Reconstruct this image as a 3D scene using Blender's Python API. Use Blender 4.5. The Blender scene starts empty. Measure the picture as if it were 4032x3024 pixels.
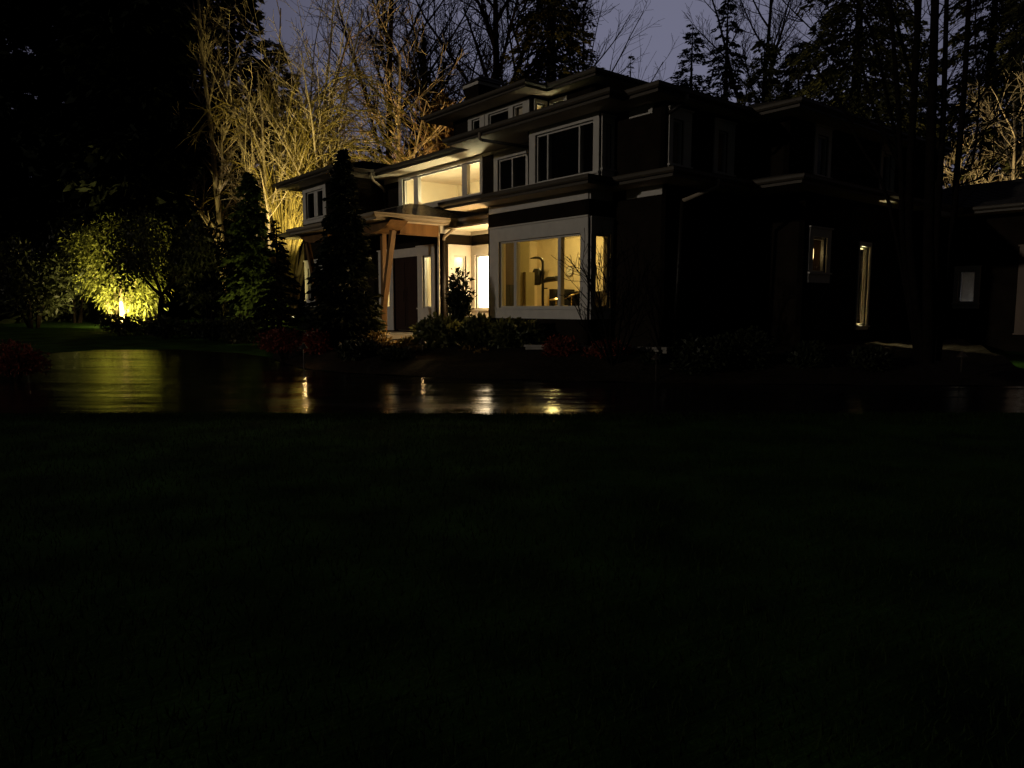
import bpy, math, random
import numpy as np
from mathutils import Vector, Matrix

S = bpy.context.scene
COL = S.collection
R = math.radians

# ------------------------------------------------------------------ camera maths (only used to find places on real planes)
FPX, CX, CY = 2887.0, 2016.0, 1512.0
PITCH = math.atan(300 / FPX)
cp, sp = math.cos(PITCH), math.sin(PITCH)
EZ = 1.6


def ray(x, y):
    xr = (x - CX) / FPX
    yd = (y - CY) / FPX
    return (xr, cp - yd * sp, -sp - yd * cp)


def at(x, y, Y):
    r = ray(x, y)
    t = Y / r[1]
    return Vector((r[0] * t, Y, EZ + r[2] * t))


SLOPE, KINK = 0.04, 10.5


def gz(Y):
    return SLOPE * min(max(0.0, Y - KINK), 30.0)


def gpt(x, y):
    r = ray(x, y)
    t = EZ / -r[2]
    if r[1] * t > KINK:
        t = (EZ + SLOPE * KINK) / (SLOPE * r[1] - r[2])
    return Vector((r[0] * t, r[1] * t, gz(r[1] * t)))


def gat(x, Y):            # ground point under image column x at depth Y
    return Vector(((x - CX) / 2902.5 * Y, Y, gz(Y)))


# house frame
TH = math.atan(2371 / 2902.5)
E1 = (math.sin(TH), -math.cos(TH))
E2 = (math.cos(TH), math.sin(TH))
HO = (1.7057, 16.5)
HM = Matrix(((E1[0], E2[0], 0, HO[0]), (E1[1], E2[1], 0, HO[1]), (0, 0, 1, 0), (0, 0, 0, 1)))


def H(a, b, z):
    return HM @ Vector((a, b, z))


# ------------------------------------------------------------------ materials
def mat(name, col, rough=0.7, var=0.2, scale=6.0, bump=0.0, bscale=None, spec=0.3, trans=0.0, metal=0.0, stretch=(1, 1, 1), detail=4.0, col2=None):
    m = bpy.data.materials.new(name)
    m.use_nodes = True
    nt = m.node_tree
    b = nt.nodes['Principled BSDF']
    b.inputs['Roughness'].default_value = rough
    b.inputs['Specular IOR Level'].default_value = spec
    b.inputs['Metallic'].default_value = metal
    tc = nt.nodes.new('ShaderNodeTexCoord')
    mp = nt.nodes.new('ShaderNodeMapping')
    mp.inputs['Scale'].default_value = stretch
    nt.links.new(tc.outputs['Object'], mp.inputs['Vector'])
    n = nt.nodes.new('ShaderNodeTexNoise')
    n.inputs['Scale'].default_value = scale
    n.inputs['Detail'].default_value = detail
    nt.links.new(mp.outputs['Vector'], n.inputs['Vector'])
    r = nt.nodes.new('ShaderNodeValToRGB')
    c2 = col2 or tuple(min(1, c * (1 + var)) for c in col)
    r.color_ramp.elements[0].position = 0.3
    r.color_ramp.elements[1].position = 0.7
    r.color_ramp.elements[0].color = (*[c * (1 - var) for c in col], 1)
    r.color_ramp.elements[1].color = (*c2, 1)
    nt.links.new(n.outputs['Fac'], r.inputs['Fac'])
    nt.links.new(r.outputs['Color'], b.inputs['Base Color'])
    if bump:
        n2 = nt.nodes.new('ShaderNodeTexNoise')
        n2.inputs['Scale'].default_value = bscale or scale * 3
        n2.inputs['Detail'].default_value = 3
        nt.links.new(mp.outputs['Vector'], n2.inputs['Vector'])
        bp = nt.nodes.new('ShaderNodeBump')
        bp.inputs['Strength'].default_value = bump
        bp.inputs['Distance'].default_value = 0.02
        nt.links.new(n2.outputs['Fac'], bp.inputs['Height'])
        nt.links.new(bp.outputs['Normal'], b.inputs['Normal'])
    if trans:
        out = nt.nodes['Material Output']
        tr = nt.nodes.new('ShaderNodeBsdfTranslucent')
        nt.links.new(r.outputs['Color'], tr.inputs['Color'])
        mx = nt.nodes.new('ShaderNodeMixShader')
        mx.inputs['Fac'].default_value = trans
        nt.links.new(b.outputs['BSDF'], mx.inputs[1])
        nt.links.new(tr.outputs['BSDF'], mx.inputs[2])
        nt.links.new(mx.outputs['Shader'], out.inputs['Surface'])
    return m


def emat(name, col, strength, var=0.0):
    m = bpy.data.materials.new(name)
    m.use_nodes = True
    nt = m.node_tree
    b = nt.nodes['Principled BSDF']
    b.inputs['Base Color'].default_value = (*[c * 0.8 for c in col], 1)
    b.inputs['Emission Color'].default_value = (*col, 1)
    b.inputs['Emission Strength'].default_value = strength
    return m


def glassmat(name, tint=(1, 1, 1), rough=0.02):
    m = bpy.data.materials.new(name)
    m.use_nodes = True
    nt = m.node_tree
    nt.nodes.remove(nt.nodes['Principled BSDF'])
    out = nt.nodes['Material Output']
    t = nt.nodes.new('ShaderNodeBsdfTransparent')
    t.inputs['Color'].default_value = (*tint, 1)
    g = nt.nodes.new('ShaderNodeBsdfGlossy')
    g.inputs['Roughness'].default_value = rough
    f = nt.nodes.new('ShaderNodeFresnel')
    f.inputs['IOR'].default_value = 1.45
    mx = nt.nodes.new('ShaderNodeMixShader')
    ge = nt.nodes.new('ShaderNodeNewGeometry')
    fm = nt.nodes.new('ShaderNodeMath'); fm.operation = 'SUBTRACT'; fm.use_clamp = True
    nt.links.new(f.outputs['Fac'], fm.inputs[0])
    nt.links.new(ge.outputs['Backfacing'], fm.inputs[1])
    nt.links.new(fm.outputs[0], mx.inputs['Fac'])
    nt.links.new(t.outputs['BSDF'], mx.inputs[1])
    nt.links.new(g.outputs['BSDF'], mx.inputs[2])
    nt.links.new(mx.outputs['Shader'], out.inputs['Surface'])
    return m


def sidingmat():
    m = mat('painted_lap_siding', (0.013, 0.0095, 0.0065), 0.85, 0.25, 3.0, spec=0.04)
    nt = m.node_tree
    tc = nt.nodes.new('ShaderNodeTexCoord')
    sx = nt.nodes.new('ShaderNodeSeparateXYZ')
    nt.links.new(tc.outputs['Object'], sx.inputs['Vector'])
    mu = nt.nodes.new('ShaderNodeMath'); mu.operation = 'MULTIPLY'; mu.inputs[1].default_value = 6.6
    fr = nt.nodes.new('ShaderNodeMath'); fr.operation = 'FRACT'
    nt.links.new(sx.outputs['Z'], mu.inputs[0]); nt.links.new(mu.outputs[0], fr.inputs[0])
    bp = nt.nodes.new('ShaderNodeBump'); bp.invert = True
    bp.inputs['Strength'].default_value = 0.8; bp.inputs['Distance'].default_value = 0.02
    nt.links.new(fr.outputs[0], bp.inputs['Height'])
    nt.links.new(bp.outputs['Normal'], nt.nodes['Principled BSDF'].inputs['Normal'])
    return m


def wetmat():
    m = bpy.data.materials.new('wet_asphalt')
    m.use_nodes = True
    nt = m.node_tree
    b = nt.nodes['Principled BSDF']
    tc = nt.nodes.new('ShaderNodeTexCoord')
    # puddles
    n = nt.nodes.new('ShaderNodeTexNoise'); n.inputs['Scale'].default_value = 0.9; n.inputs['Detail'].default_value = 5
    mq = nt.nodes.new('ShaderNodeMapping'); mq.inputs['Scale'].default_value = (.2, 1.5, 1)
    nt.links.new(tc.outputs['Object'], mq.inputs['Vector'])
    nt.links.new(mq.outputs['Vector'], n.inputs['Vector'])
    rr = nt.nodes.new('ShaderNodeValToRGB')
    rr.color_ramp.elements[0].position = 0.44; rr.color_ramp.elements[0].color = (0.03,) * 3 + (1,)
    rr.color_ramp.elements[1].position = 0.66; rr.color_ramp.elements[1].color = (0.21,) * 3 + (1,)
    nt.links.new(n.outputs['Fac'], rr.inputs['Fac'])
    nt.links.new(rr.outputs['Color'], b.inputs['Roughness'])
    b.inputs['Base Color'].default_value = (0.012, 0.011, 0.010, 1)
    b.inputs['Specular IOR Level'].default_value = 0.5
    a = nt.nodes.new('ShaderNodeTexNoise'); a.inputs['Scale'].default_value = 1.0; a.inputs['Detail'].default_value = 5
    mp = nt.nodes.new('ShaderNodeMapping'); mp.inputs['Scale'].default_value = (.22, 1.5, 1)
    nt.links.new(tc.outputs['Object'], mp.inputs['Vector'])
    nt.links.new(mp.outputs['Vector'], a.inputs['Vector'])
    c = nt.nodes.new('ShaderNodeTexNoise'); c.inputs['Scale'].default_value = 60; c.inputs['Detail'].default_value = 2
    nt.links.new(tc.outputs['Object'], c.inputs['Vector'])
    b1 = nt.nodes.new('ShaderNodeBump'); b1.inputs['Strength'].default_value = 0.9; b1.inputs['Distance'].default_value = 0.034
    nt.links.new(a.outputs['Fac'], b1.inputs['Height'])
    b2 = nt.nodes.new('ShaderNodeBump'); b2.inputs['Strength'].default_value = 0.35; b2.inputs['Distance'].default_value = 0.003
    nt.links.new(c.outputs['Fac'], b2.inputs['Height'])
    nt.links.new(b1.outputs['Normal'], b2.inputs['Normal'])
    nt.links.new(b2.outputs['Normal'], b.inputs['Normal'])
    return m


M = dict(
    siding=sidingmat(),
    trim=mat('painted_trim', (0.62, 0.58, 0.52), 0.6, 0.06, 5, bump=0.05),
    soffit=mat('soffit_board', (0.60, 0.50, 0.38), 0.7, 0.08, 4),
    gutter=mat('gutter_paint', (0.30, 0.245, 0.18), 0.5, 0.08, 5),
    gutter_shaded=mat('gutter_paint_shaded', (0.08, 0.066, 0.05), 0.5, 0.08, 5),  # same gutters darkened to imitate shade, all eaves except the lit porch
    roof=mat('wet_shingle', (0.030, 0.027, 0.025), 0.85, 0.4, 9, bump=0.4, spec=0.1),
    tile=mat('wet_slate', (0.16, 0.13, 0.10), 0.13, 0.4, 9, bump=0.03),
    wood=mat('stained_timber', (0.165, 0.083, 0.027), 0.55, 0.3, 5, stretch=(1, 1, 0.15), bump=0.1),
    door=mat('mahogany', (0.022, 0.007, 0.004), 0.5, 0.3, 6, stretch=(1, 1, 0.1)),
    sash=mat('sash_paint', (0.60, 0.57, 0.52), 0.5, 0.05, 4),
    glass=glassmat('window_glass'),
    plaster=mat('cream_plaster', (0.72, 0.62, 0.45), 0.85, 0.03, 3),
    olive=mat('olive_plaster', (0.42, 0.36, 0.20), 0.85, 0.05, 3),
    ceil=mat('ceiling_paint', (0.75, 0.70, 0.58), 0.85, 0.03, 3),
    floorw=mat('oak_floor', (0.25, 0.15, 0.07), 0.4, 0.2, 4, stretch=(1, 8, 1)),
    dark=mat('dark_interior', (0.02, 0.018, 0.016), 0.7, 0.2, 4),
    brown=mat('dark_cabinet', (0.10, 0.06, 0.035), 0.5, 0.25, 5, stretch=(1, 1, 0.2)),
    concrete=mat('concrete', (0.30, 0.27, 0.23), 0.8, 0.2, 7, bump=0.3),
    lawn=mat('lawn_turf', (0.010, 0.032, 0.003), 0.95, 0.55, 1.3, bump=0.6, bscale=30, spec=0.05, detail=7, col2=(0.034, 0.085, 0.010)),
    soil=mat('bark_mulch', (0.020, 0.015, 0.010), 0.95, 0.5, 14, bump=0.8, spec=0.05),
    wet=wetmat(),
    black=mat('black_metal', (0.015, 0.014, 0.013), 0.4, 0.2, 8, spec=0.4),
    bronze=mat('weathered_bronze', (0.03, 0.021, 0.014), 0.45, 0.25, 12, spec=0.4),
    brass=mat('brass', (0.75, 0.55, 0.25), 0.3, 0.1, 8, metal=0.85),
    paper=mat('paper', (0.75, 0.70, 0.58), 0.8, 0.04, 5),
    barkpale=mat('pale_bark', (0.42, 0.34, 0.22), 0.85, 0.35, 9, bump=0.5, stretch=(1, 1, 0.4)),
    barkmoss=mat('mossy_bark', (0.27, 0.21, 0.06), 0.9, 0.35, 7, bump=0.5),
    barkgrey=mat('grey_bark', (0.14, 0.12, 0.10), 0.9, 0.3, 9, bump=0.5),
    barkdark=mat('dark_bark', (0.008, 0.006, 0.005), 0.95, 0.3, 9, bump=0.5, spec=0.03),
    barkorange=mat('warm_bark', (0.36, 0.24, 0.12), 0.9, 0.3, 9),
    needdark=mat('dark_needles', (0.010, 0.013, 0.007), 0.8, 0.5, 2.5, spec=0.08),
    need=mat('fir_needles', (0.050, 0.075, 0.022), 0.75, 0.5, 2.5, spec=0.15),
    needol=mat('cedar_sprays', (0.050, 0.050, 0.018), 0.75, 0.5, 2.0, spec=0.12),
    leaf=mat('laurel_leaf', (0.10, 0.105, 0.035), 0.45, 0.5, 3, spec=0.4, trans=0.35),
    leafdark=mat('dark_leaf', (0.020, 0.024, 0.010), 0.5, 0.5, 3, spec=0.2, trans=0.1),
    leafbright=mat('willow_leaf', (0.16, 0.175, 0.036), 0.6, 0.45, 1.5, trans=0.35),
    leafgold=mat('golden_leaf', (0.20, 0.13, 0.035), 0.6, 0.4, 4, trans=0.3),
    leafred=mat('red_leaf', (0.17, 0.032, 0.014), 0.6, 0.4, 4, trans=0.2),
    leaforange=mat('dry_beech_leaf', (0.20, 0.115, 0.040), 0.7, 0.4, 3, trans=0.3),
    grass=mat('grass_blade', (0.013, 0.026, 0.004), 0.8, 0.4, 3, spec=0.1),
    pipe_shaded=mat('pipe_paint_shaded', (0.012, 0.009, 0.007), 0.5, 0.1, 5),  # downspout paint darkened, shade on the straight lengths put into the colour
    white=mat('clock_face', (0.75, 0.72, 0.65), 0.6, 0.03, 5),
)


# ------------------------------------------------------------------ mesh helpers
class MB:
    def __init__(s):
        s.v = []
        s.f = []

    def quad(s, *p):
        n = len(s.v)
        s.v += [tuple(q) for q in p]
        s.f.append(tuple(range(n, n + len(p))))

    def box(s, x0, x1, y0, y1, z0, z1):
        n = len(s.v)
        s.v += [(x0, y0, z0), (x1, y0, z0), (x1, y1, z0), (x0, y1, z0), (x0, y0, z1), (x1, y0, z1), (x1, y1, z1), (x0, y1, z1)]
        for q in ((0, 3, 2, 1), (4, 5, 6, 7), (0, 1, 5, 4), (1, 2, 6, 5), (2, 3, 7, 6), (3, 0, 4, 7)):
            s.f.append(tuple(n + i for i in q))

    def bar(s, p, q, w, d, up=(0, 1, 0)):      # rectangular bar between two points
        p, q = Vector(p), Vector(q)
        ax = (q - p).normalized()
        u = Vector(up) - ax * ax.dot(Vector(up))
        u.normalize()
        w_ = ax.cross(u)
        n = len(s.v)
        for c in (p, q):
            for i, j in ((-1, -1), (1, -1), (1, 1), (-1, 1)):
                s.v.append(tuple(c + w_ * (i * w / 2) + u * (j * d / 2)))
        for k in ((3, 2, 1, 0), (4, 5, 6, 7), (0, 1, 5, 4), (1, 2, 6, 5), (2, 3, 7, 6), (3, 0, 4, 7)):
            s.f.append(tuple(n + i for i in k))

    def tube(s, pts, rad, n=6, cap=True):
        pts = [Vector(p) for p in pts]
        if not hasattr(rad, '__len__'):
            rad = [rad] * len(pts)
        b0 = len(s.v)
        ref = None
        for i, p in enumerate(pts):
            a = pts[min(i + 1, len(pts) - 1)] - pts[max(i - 1, 0)]
            if a.length < 1e-9:
                a = Vector((0, 0, 1))
            a.normalize()
            if ref is None:
                ref = Vector((1, 0, 0)) if abs(a.x) < .8 else Vector((0, 1, 0))
            u = ref - a * a.dot(ref)
            u.normalize()
            ref = u
            w = a.cross(u)
            for k in range(n):
                t = 2 * math.pi * k / n
                s.v.append(tuple(p + (u * math.cos(t) + w * math.sin(t)) * rad[i]))
        for i in range(len(pts) - 1):
            for k in range(n):
                k2 = (k + 1) % n
                s.f.append((b0 + i * n + k, b0 + i * n + k2, b0 + (i + 1) * n + k2, b0 + (i + 1) * n + k))
        if cap:
            s.f.append(tuple(b0 + k for k in reversed(range(n))))
            s.f.append(tuple(b0 + (len(pts) - 1) * n + k for k in range(n)))

    def lathe(s, c, prof, n=20, axis=None):
        c = Vector(c)
        rot = Matrix.Identity(3) if axis is None else Vector((0, 0, 1)).rotation_difference(Vector(axis)).to_matrix()
        b0 = len(s.v)
        for r, z in prof:
            for k in range(n):
                t = 2 * math.pi * k / n
                s.v.append(tuple(c + rot @ Vector((r * math.cos(t), r * math.sin(t), z))))
        for i in range(len(prof) - 1):
            for k in range(n):
                k2 = (k + 1) % n
                s.f.append((b0 + i * n + k, b0 + i * n + k2, b0 + (i + 1) * n + k2, b0 + (i + 1) * n + k))
        s.f.append(tuple(b0 + k for k in reversed(range(n))))
        s.f.append(tuple(b0 + (len(prof) - 1) * n + k for k in range(n)))

    def build(s, name, m, parent=None, smooth=False):
        me = bpy.data.meshes.new(name)
        me.from_pydata(s.v, [], s.f)
        me.update()
        return link(name, me, m, parent, smooth)


def link(name, me, m, parent=None, smooth=False):
    if m is not None:
        me.materials.append(m)
    if smooth:
        me.polygons.foreach_set('use_smooth', [True] * len(me.polygons))
    o = bpy.data.objects.new(name, me)
    COL.objects.link(o)
    if parent is not None:
        o.parent = parent
    return o


def quads_mesh(name, V, k, m, parent=None):      # V: (n*k,3) array of separate k-gons
    n = len(V) // k
    me = bpy.data.meshes.new(name)
    me.vertices.add(n * k)
    me.vertices.foreach_set('co', np.asarray(V, dtype=np.float32).ravel())
    me.loops.add(n * k)
    me.loops.foreach_set('vertex_index', np.arange(n * k, dtype=np.int32))
    me.polygons.add(n)
    me.polygons.foreach_set('loop_start', np.arange(0, n * k, k, dtype=np.int32))
    me.update(calc_edges=True)
    return link(name, me, m, parent)


def tag(o, label=None, cat=None, group=None, kind=None):
    if label: o['label'] = label
    if cat: o['category'] = cat
    if group: o['group'] = group
    if kind: o['kind'] = kind
    return o


def empty(name, loc=(0, 0, 0), mat4=None):
    o = bpy.data.objects.new(name, None)
    COL.objects.link(o)
    o.empty_display_size = 0.3
    if mat4 is not None:
        o.matrix_world = mat4
    else:
        o.location = loc
    return o


def thing(name, loc, label, cat, group=None, mat4=None):
    return tag(empty(name, loc, mat4), label, cat, group)


def copy_tree(o, parent=None):
    c = o.copy()
    COL.objects.link(c)
    if parent is not None:
        c.parent = parent
    for ch in list(o.children):
        copy_tree(ch, c)
    return c


def fbox(mb, face, c, u0, u1, z0, z1, d0, d1):
    if face == 'F':
        mb.box(u0, u1, c - d1, c - d0, z0, z1)
    elif face == 'R':
        mb.box(c + d0, c + d1, u0, u1, z0, z1)
    else:  # 'L' faces -a
        mb.box(c - d1, c - d0, u0, u1, z0, z1)


def wall_panel(mb, face, c, u0, u1, z0, z1, holes=(), d0=-0.14, d1=0.0):
    us = sorted({u0, u1, *[x for h in holes for x in h[:2]]})
    zs = sorted({z0, z1, *[x for h in holes for x in h[2:4]]})
    us = [u for u in us if u0 <= u <= u1]
    zs = [z for z in zs if z0 <= z <= z1]

    def solid(i, j):
        if i < 0 or j < 0 or i >= len(us) - 1 or j >= len(zs) - 1:
            return False
        cu, cz = (us[i] + us[i + 1]) / 2, (zs[j] + zs[j + 1]) / 2
        return not any(h[0] < cu < h[1] and h[2] < cz < h[3] for h in holes)

    def P(u, z, d):
        return (u, c - d, z) if face == 'F' else ((c + d, u, z) if face == 'R' else (c - d, u, z))
    for i in range(len(us) - 1):
        for j in range(len(zs) - 1):
            if not solid(i, j):
                continue
            a, b, e, f = us[i], us[i + 1], zs[j], zs[j + 1]
            mb.quad(P(a, e, d1), P(b, e, d1), P(b, f, d1), P(a, f, d1))
            mb.quad(P(a, e, d0), P(a, f, d0), P(b, f, d0), P(b, e, d0))
            if not solid(i - 1, j): mb.quad(P(a, e, d0), P(a, e, d1), P(a, f, d1), P(a, f, d0))
            if not solid(i + 1, j): mb.quad(P(b, e, d1), P(b, e, d0), P(b, f, d0), P(b, f, d1))
            if not solid(i, j - 1): mb.quad(P(a, e, d0), P(b, e, d0), P(b, e, d1), P(a, e, d1))
            if not solid(i, j + 1): mb.quad(P(a, f, d1), P(b, f, d1), P(b, f, d0), P(a, f, d0))


def hip_roof(mb, a0, a1, b0, b1, z, slope, dmax, course=0.22, t=0.022):
    n = max(1, int(round(dmax / course)))
    for i in range(n):
        d, e = dmax * i / n, dmax * (i + 1) / n
        zl, zh = z + slope * d, z + slope * e
        A0, A1, B0 = a0 + d, a1 - d, b0 + d
        C0, C1, D0 = a0 + e, a1 - e, b0 + e
        D0 = min(D0, b1)
        B0 = min(B0, b1)
        if C1 < C0:
            C0 = C1 = (a0 + a1) / 2
        zt = zl + t
        # left, front, right
        mb.quad((A0, b1, zt), (A0, B0, zt), (C0, D0, zh), (C0, b1, zh))
        mb.quad((A0, b1, zl), (A0, B0, zl), (A0, B0, zt), (A0, b1, zt))
        if B0 < b1:
            mb.quad((A0, B0, zt), (A1, B0, zt), (C1, D0, zh), (C0, D0, zh))
            mb.quad((A0, B0, zl), (A1, B0, zl), (A1, B0, zt), (A0, B0, zt))
        mb.quad((A1, B0, zt), (A1, b1, zt), (C1, b1, zh), (C1, D0, zh))
        mb.quad((A1, B0, zl), (A1, b1, zl), (A1, b1, zt), (A1, B0, zt))
    e = dmax
    zz = z + slope * e
    if a1 - e > a0 + e and b0 + e < b1:
        mb.quad((a0 + e, b0 + e, zz), (a1 - e, b0 + e, zz), (a1 - e, b1, zz), (a0 + e, b1, zz))


def eave_trim(mb, poly, z, prof):
    n = len(poly)
    offs = []
    for i in range(n):
        def nrm(p, q):
            dx, dy = q[0] - p[0], q[1] - p[1]
            l = math.hypot(dx, dy)
            return (dy / l, -dx / l)
        if i == 0: o = nrm(poly[0], poly[1])
        elif i == n - 1: o = nrm(poly[-2], poly[-1])
        else:
            p, q = nrm(poly[i - 1], poly[i]), nrm(poly[i], poly[i + 1])
            o = (p[0] + q[0], p[1] + q[1])
            k = 2.0 / (o[0] ** 2 + o[1] ** 2) if (o[0] or o[1]) else 1
            o = (o[0] * k, o[1] * k)
        offs.append(o)
    for i in range(n - 1):
        for j in range(len(prof)):
            p, q = prof[j], prof[(j + 1) % len(prof)]
            def P(k, pr):
                return (poly[k][0] + offs[k][0] * pr[0], poly[k][1] + offs[k][1] * pr[0], z + pr[1])
            mb.quad(P(i, p), P(i + 1, p), P(i + 1, q), P(i, q))
    for k in (0, n - 1):
        mb.quad(*[(poly[k][0] + offs[k][0] * p[0], poly[k][1] + offs[k][1] * p[0], z + p[1]) for p in prof])


GUT = [(-0.02, -0.15), (0.0, -0.15), (0.004, -0.09), (0.06, -0.085), (0.10, -0.05), (0.105, 0.0), (0.115, 0.02), (-0.02, 0.02)]

# ------------------------------------------------------------------ house
house = thing('house', None, 'large dark two storey house with cream trim, lit windows and timber entry porch', 'house', mat4=HM)
HZ = 0.9
holes = {}


def window(face, c, u0, u1, z0, z1, jl=0.22, jr=0.22, head=0.24, sill=0.24, mulls=(), hmull=(), glass=True, name='window', mw=0.05, case='trim'):
    """casing (part) > sash, pane (sub-parts).  u0..u1 / z0..z1 is the glazed opening"""
    holes.setdefault((face, c), []).append((u0, u1, z0, z1))
    mb = MB()
    if jl: fbox(mb, face, c, u0 - jl, u0, z0, z1, 0.001, 0.032)
    if jr: fbox(mb, face, c, u1, u1 + jr, z0, z1, 0.001, 0.032)
    fbox(mb, face, c, u0 - jl, u1 + jr, z1, z1 + head, 0.001, 0.036)
    if head > .15:
        fbox(mb, face, c, u0 - jl - .03, u1 + jr + .03, z1 + head, z1 + head + .035, 0.001, 0.07)
    fbox(mb, face, c, u0 - jl, u1 + jr, z0 - sill, z0 - .04, 0.001, 0.034)
    fbox(mb, face, c, u0 - jl - .02, u1 + jr + .02, z0 - .04, z0, 0.001, 0.075)
    w = mb.build(name, M[case], house)
    fr = MB()
    us = [u0] + [x for m in mulls for x in (m - mw / 2, m + mw / 2)] + [u1]
    t = 0.045
    fbox(fr, face, c, u0, u1, z0, z0 + t, -0.10, -0.03)
    fbox(fr, face, c, u0, u1, z1 - t, z1, -0.10, -0.03)
    fbox(fr, face, c, u0, u0 + t, z0 + t, z1 - t, -0.10, -0.03)
    fbox(fr, face, c, u1 - t, u1, z0 + t, z1 - t, -0.10, -0.03)
    for m in mulls:
        fbox(fr, face, c, m - mw / 2, m + mw / 2, z0 + t, z1 - t, -0.11, 0.01)
    fr.build('sash', M['sash'], w)
    if glass:
        for i in range(0, len(us), 2):
            g = MB()
            a, b = us[i] + (t if i == 0 else 0), us[i + 1] - (t if i == len(us) - 2 else 0)
            fbox(g, face, c, a, b, z0 + t, z1 - t, -0.07, -0.064)
            g.build('pane', M['glass'], w)
    return w


def wall(face, c, u0, u1, z0, z1, m='siding', name='wall'):
    mb = MB()
    hs = [h for h in holes.get((face, c), []) if h[1] > u0 and h[0] < u1 and h[3] > z0 and h[2] < z1]
    wall_panel(mb, face, c, u0, u1, z0, z1, hs)
    return mb.build(name, M[m], house)


ZU = 6.08      # upper eave
ZB = 4.35      # belly eave
ZP = 4.06      # porch / nook eave
US = ZU - .15
# windows -------------------------------------------------
window('F', 0.0, -3.2, -0.24, 1.6, 3.27, .37, .24, .34, .26, mulls=(-2.56, -0.95), mw=.1)
window('R', 0.0, .2, .67, 1.6, 3.25, .16, .12, .34, .26)
window('F', 1.1, -5.72, -4.3, 1.56, 3.12, .2, .2, .24, .26)
window('R', -5.93, .46, .9, 1.6, 3.1, .2, .16, .27, .26)
window('F', 1.1, -9.72, -5.46, 4.86, 5.80, .24, .12, .12, .14, mulls=(-8.92, -6.24), mw=.26)
window('F', 1.1, -4.64, -3.44, 4.80, 5.66, .17, .2, .22, .2, mulls=(-4.02,), mw=.05)
window('F', 0.35, -2.2, -0.22, 4.63, 5.78, .22, .18, .15, .12, mulls=(-1.76, -0.68), mw=.045)
window('R', -0.03, .5, .70, 4.70, 5.68, .12, .08, .16, .2)
window('R', 1.42, 1.03, 1.40, 4.65, 5.60, .13, .26, .2, .12)
window('R', 1.42, 2.64, 3.02, 4.66, 5.60, .15, .25, .2, .12)
window('R', 2.4, 5.2, 5.7, 4.75, 5.7, .14, .14, .18, .16)
window('R', 2.4, 8.6, 9.1, 4.75, 5.7, .14, .2, .18, .16)
window('F', -0.4, -13.96, -12.55, 4.77, 5.72, .25, .25, .15, .16, mulls=(-13.15,), mw=.3)
window('F', -0.4, -13.97, -12.9, 1.88, 3.02, .25, .2, .26, .25, mulls=(-13.46,), mw=.05)
window('F', 2.7, -8.03, -7.6, 6.7, 7.62, .2, .25, .1, .1)
window('F', 2.7, -7.15, -6.14, 6.7, 7.62, .17, .2, .1, .1)
window('F', 2.7, -5.93, -5.47, 6.7, 7.62, .01, .3, .1, .1)
window('R', -5.05, 2.85, 3.15, 6.95, 7.58, .1, .1, .1, .1)
window('F', 3.3, -4.80, -4.34, 6.95, 7.58, .15, .12, .1, .1)
window('R', 2.85, 4.36, 4.98, 2.42, 3.22, .18, .18, .2, .24)
window('R', 2.85, 6.62, 7.12, 1.15, 3.12, .05, .1, .12, .1)
window('F', 11.9, 3.26, 3.70, 1.74, 2.66, .12, .12, .14, .16)
window('F', 11.9, 5.0, 7.6, .9, 3.0, .26, .26, .28, .02, case='brown', name='garage_door_frame', glass=False)  # casing in dark brown instead of pale trim, imitates shade on it
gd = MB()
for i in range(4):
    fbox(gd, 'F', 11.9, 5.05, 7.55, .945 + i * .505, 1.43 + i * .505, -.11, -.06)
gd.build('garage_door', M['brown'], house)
# entry sidelights + door opening
window('F', 0.0, -6.83, -6.37, 1.6, 3.12, .27, .2, .26, .7, name='sidelight')
window('F', 0.0, -9.23, -8.77, 1.6, 3.12, .2, .24, .26, .7, name='sidelight')
holes[('F', 0.0)].append((-8.53, -7.1, 0.9, 3.12))
# door
d = MB()
fbox(d, 'F', 0.0, -8.53, -7.82, .92, 3.11, -0.09, -0.04)
fbox(d, 'F', 0.0, -7.81, -7.1, .92, 3.11, -0.09, -0.04)
for u in (-8.43, -7.71):
    for z0, z1 in ((1.05, 1.75), (1.9, 2.98)):
        fbox(d, 'F', 0.0, u, u + .51, z0, z1, -0.04, -0.025)
door = d.build('front_door', M['door'], house)
hd = MB(); hd.tube([H_ for H_ in ((-7.87, -.0, 1.75), (-7.87, -.06, 1.78), (-7.87, -.06, 2.12), (-7.87, 0, 2.15))], .014, 6); hd.build('handle', M['bronze'], door)
c_ = MB(); fbox(c_, 'F', 0.0, -8.53, -7.1, 3.125, 3.38, .001, .034); c_.build('door_header', M['trim'], house)

# walls ---------------------------------------------------
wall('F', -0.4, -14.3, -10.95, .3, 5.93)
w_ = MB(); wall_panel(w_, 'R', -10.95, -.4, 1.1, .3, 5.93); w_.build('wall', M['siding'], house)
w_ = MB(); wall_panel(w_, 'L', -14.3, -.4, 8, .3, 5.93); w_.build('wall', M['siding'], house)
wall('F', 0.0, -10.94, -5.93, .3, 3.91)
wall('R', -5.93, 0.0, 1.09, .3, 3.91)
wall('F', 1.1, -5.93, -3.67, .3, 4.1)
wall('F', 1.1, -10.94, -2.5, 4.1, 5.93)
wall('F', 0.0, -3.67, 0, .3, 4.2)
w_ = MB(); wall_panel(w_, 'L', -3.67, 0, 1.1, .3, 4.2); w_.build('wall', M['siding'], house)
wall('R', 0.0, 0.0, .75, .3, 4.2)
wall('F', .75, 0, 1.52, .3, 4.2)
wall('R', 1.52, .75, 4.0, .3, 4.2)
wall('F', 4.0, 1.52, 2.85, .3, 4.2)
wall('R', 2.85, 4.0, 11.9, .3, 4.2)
wall('F', 11.9, 2.85, 12.0, .3, 4.2)
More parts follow.
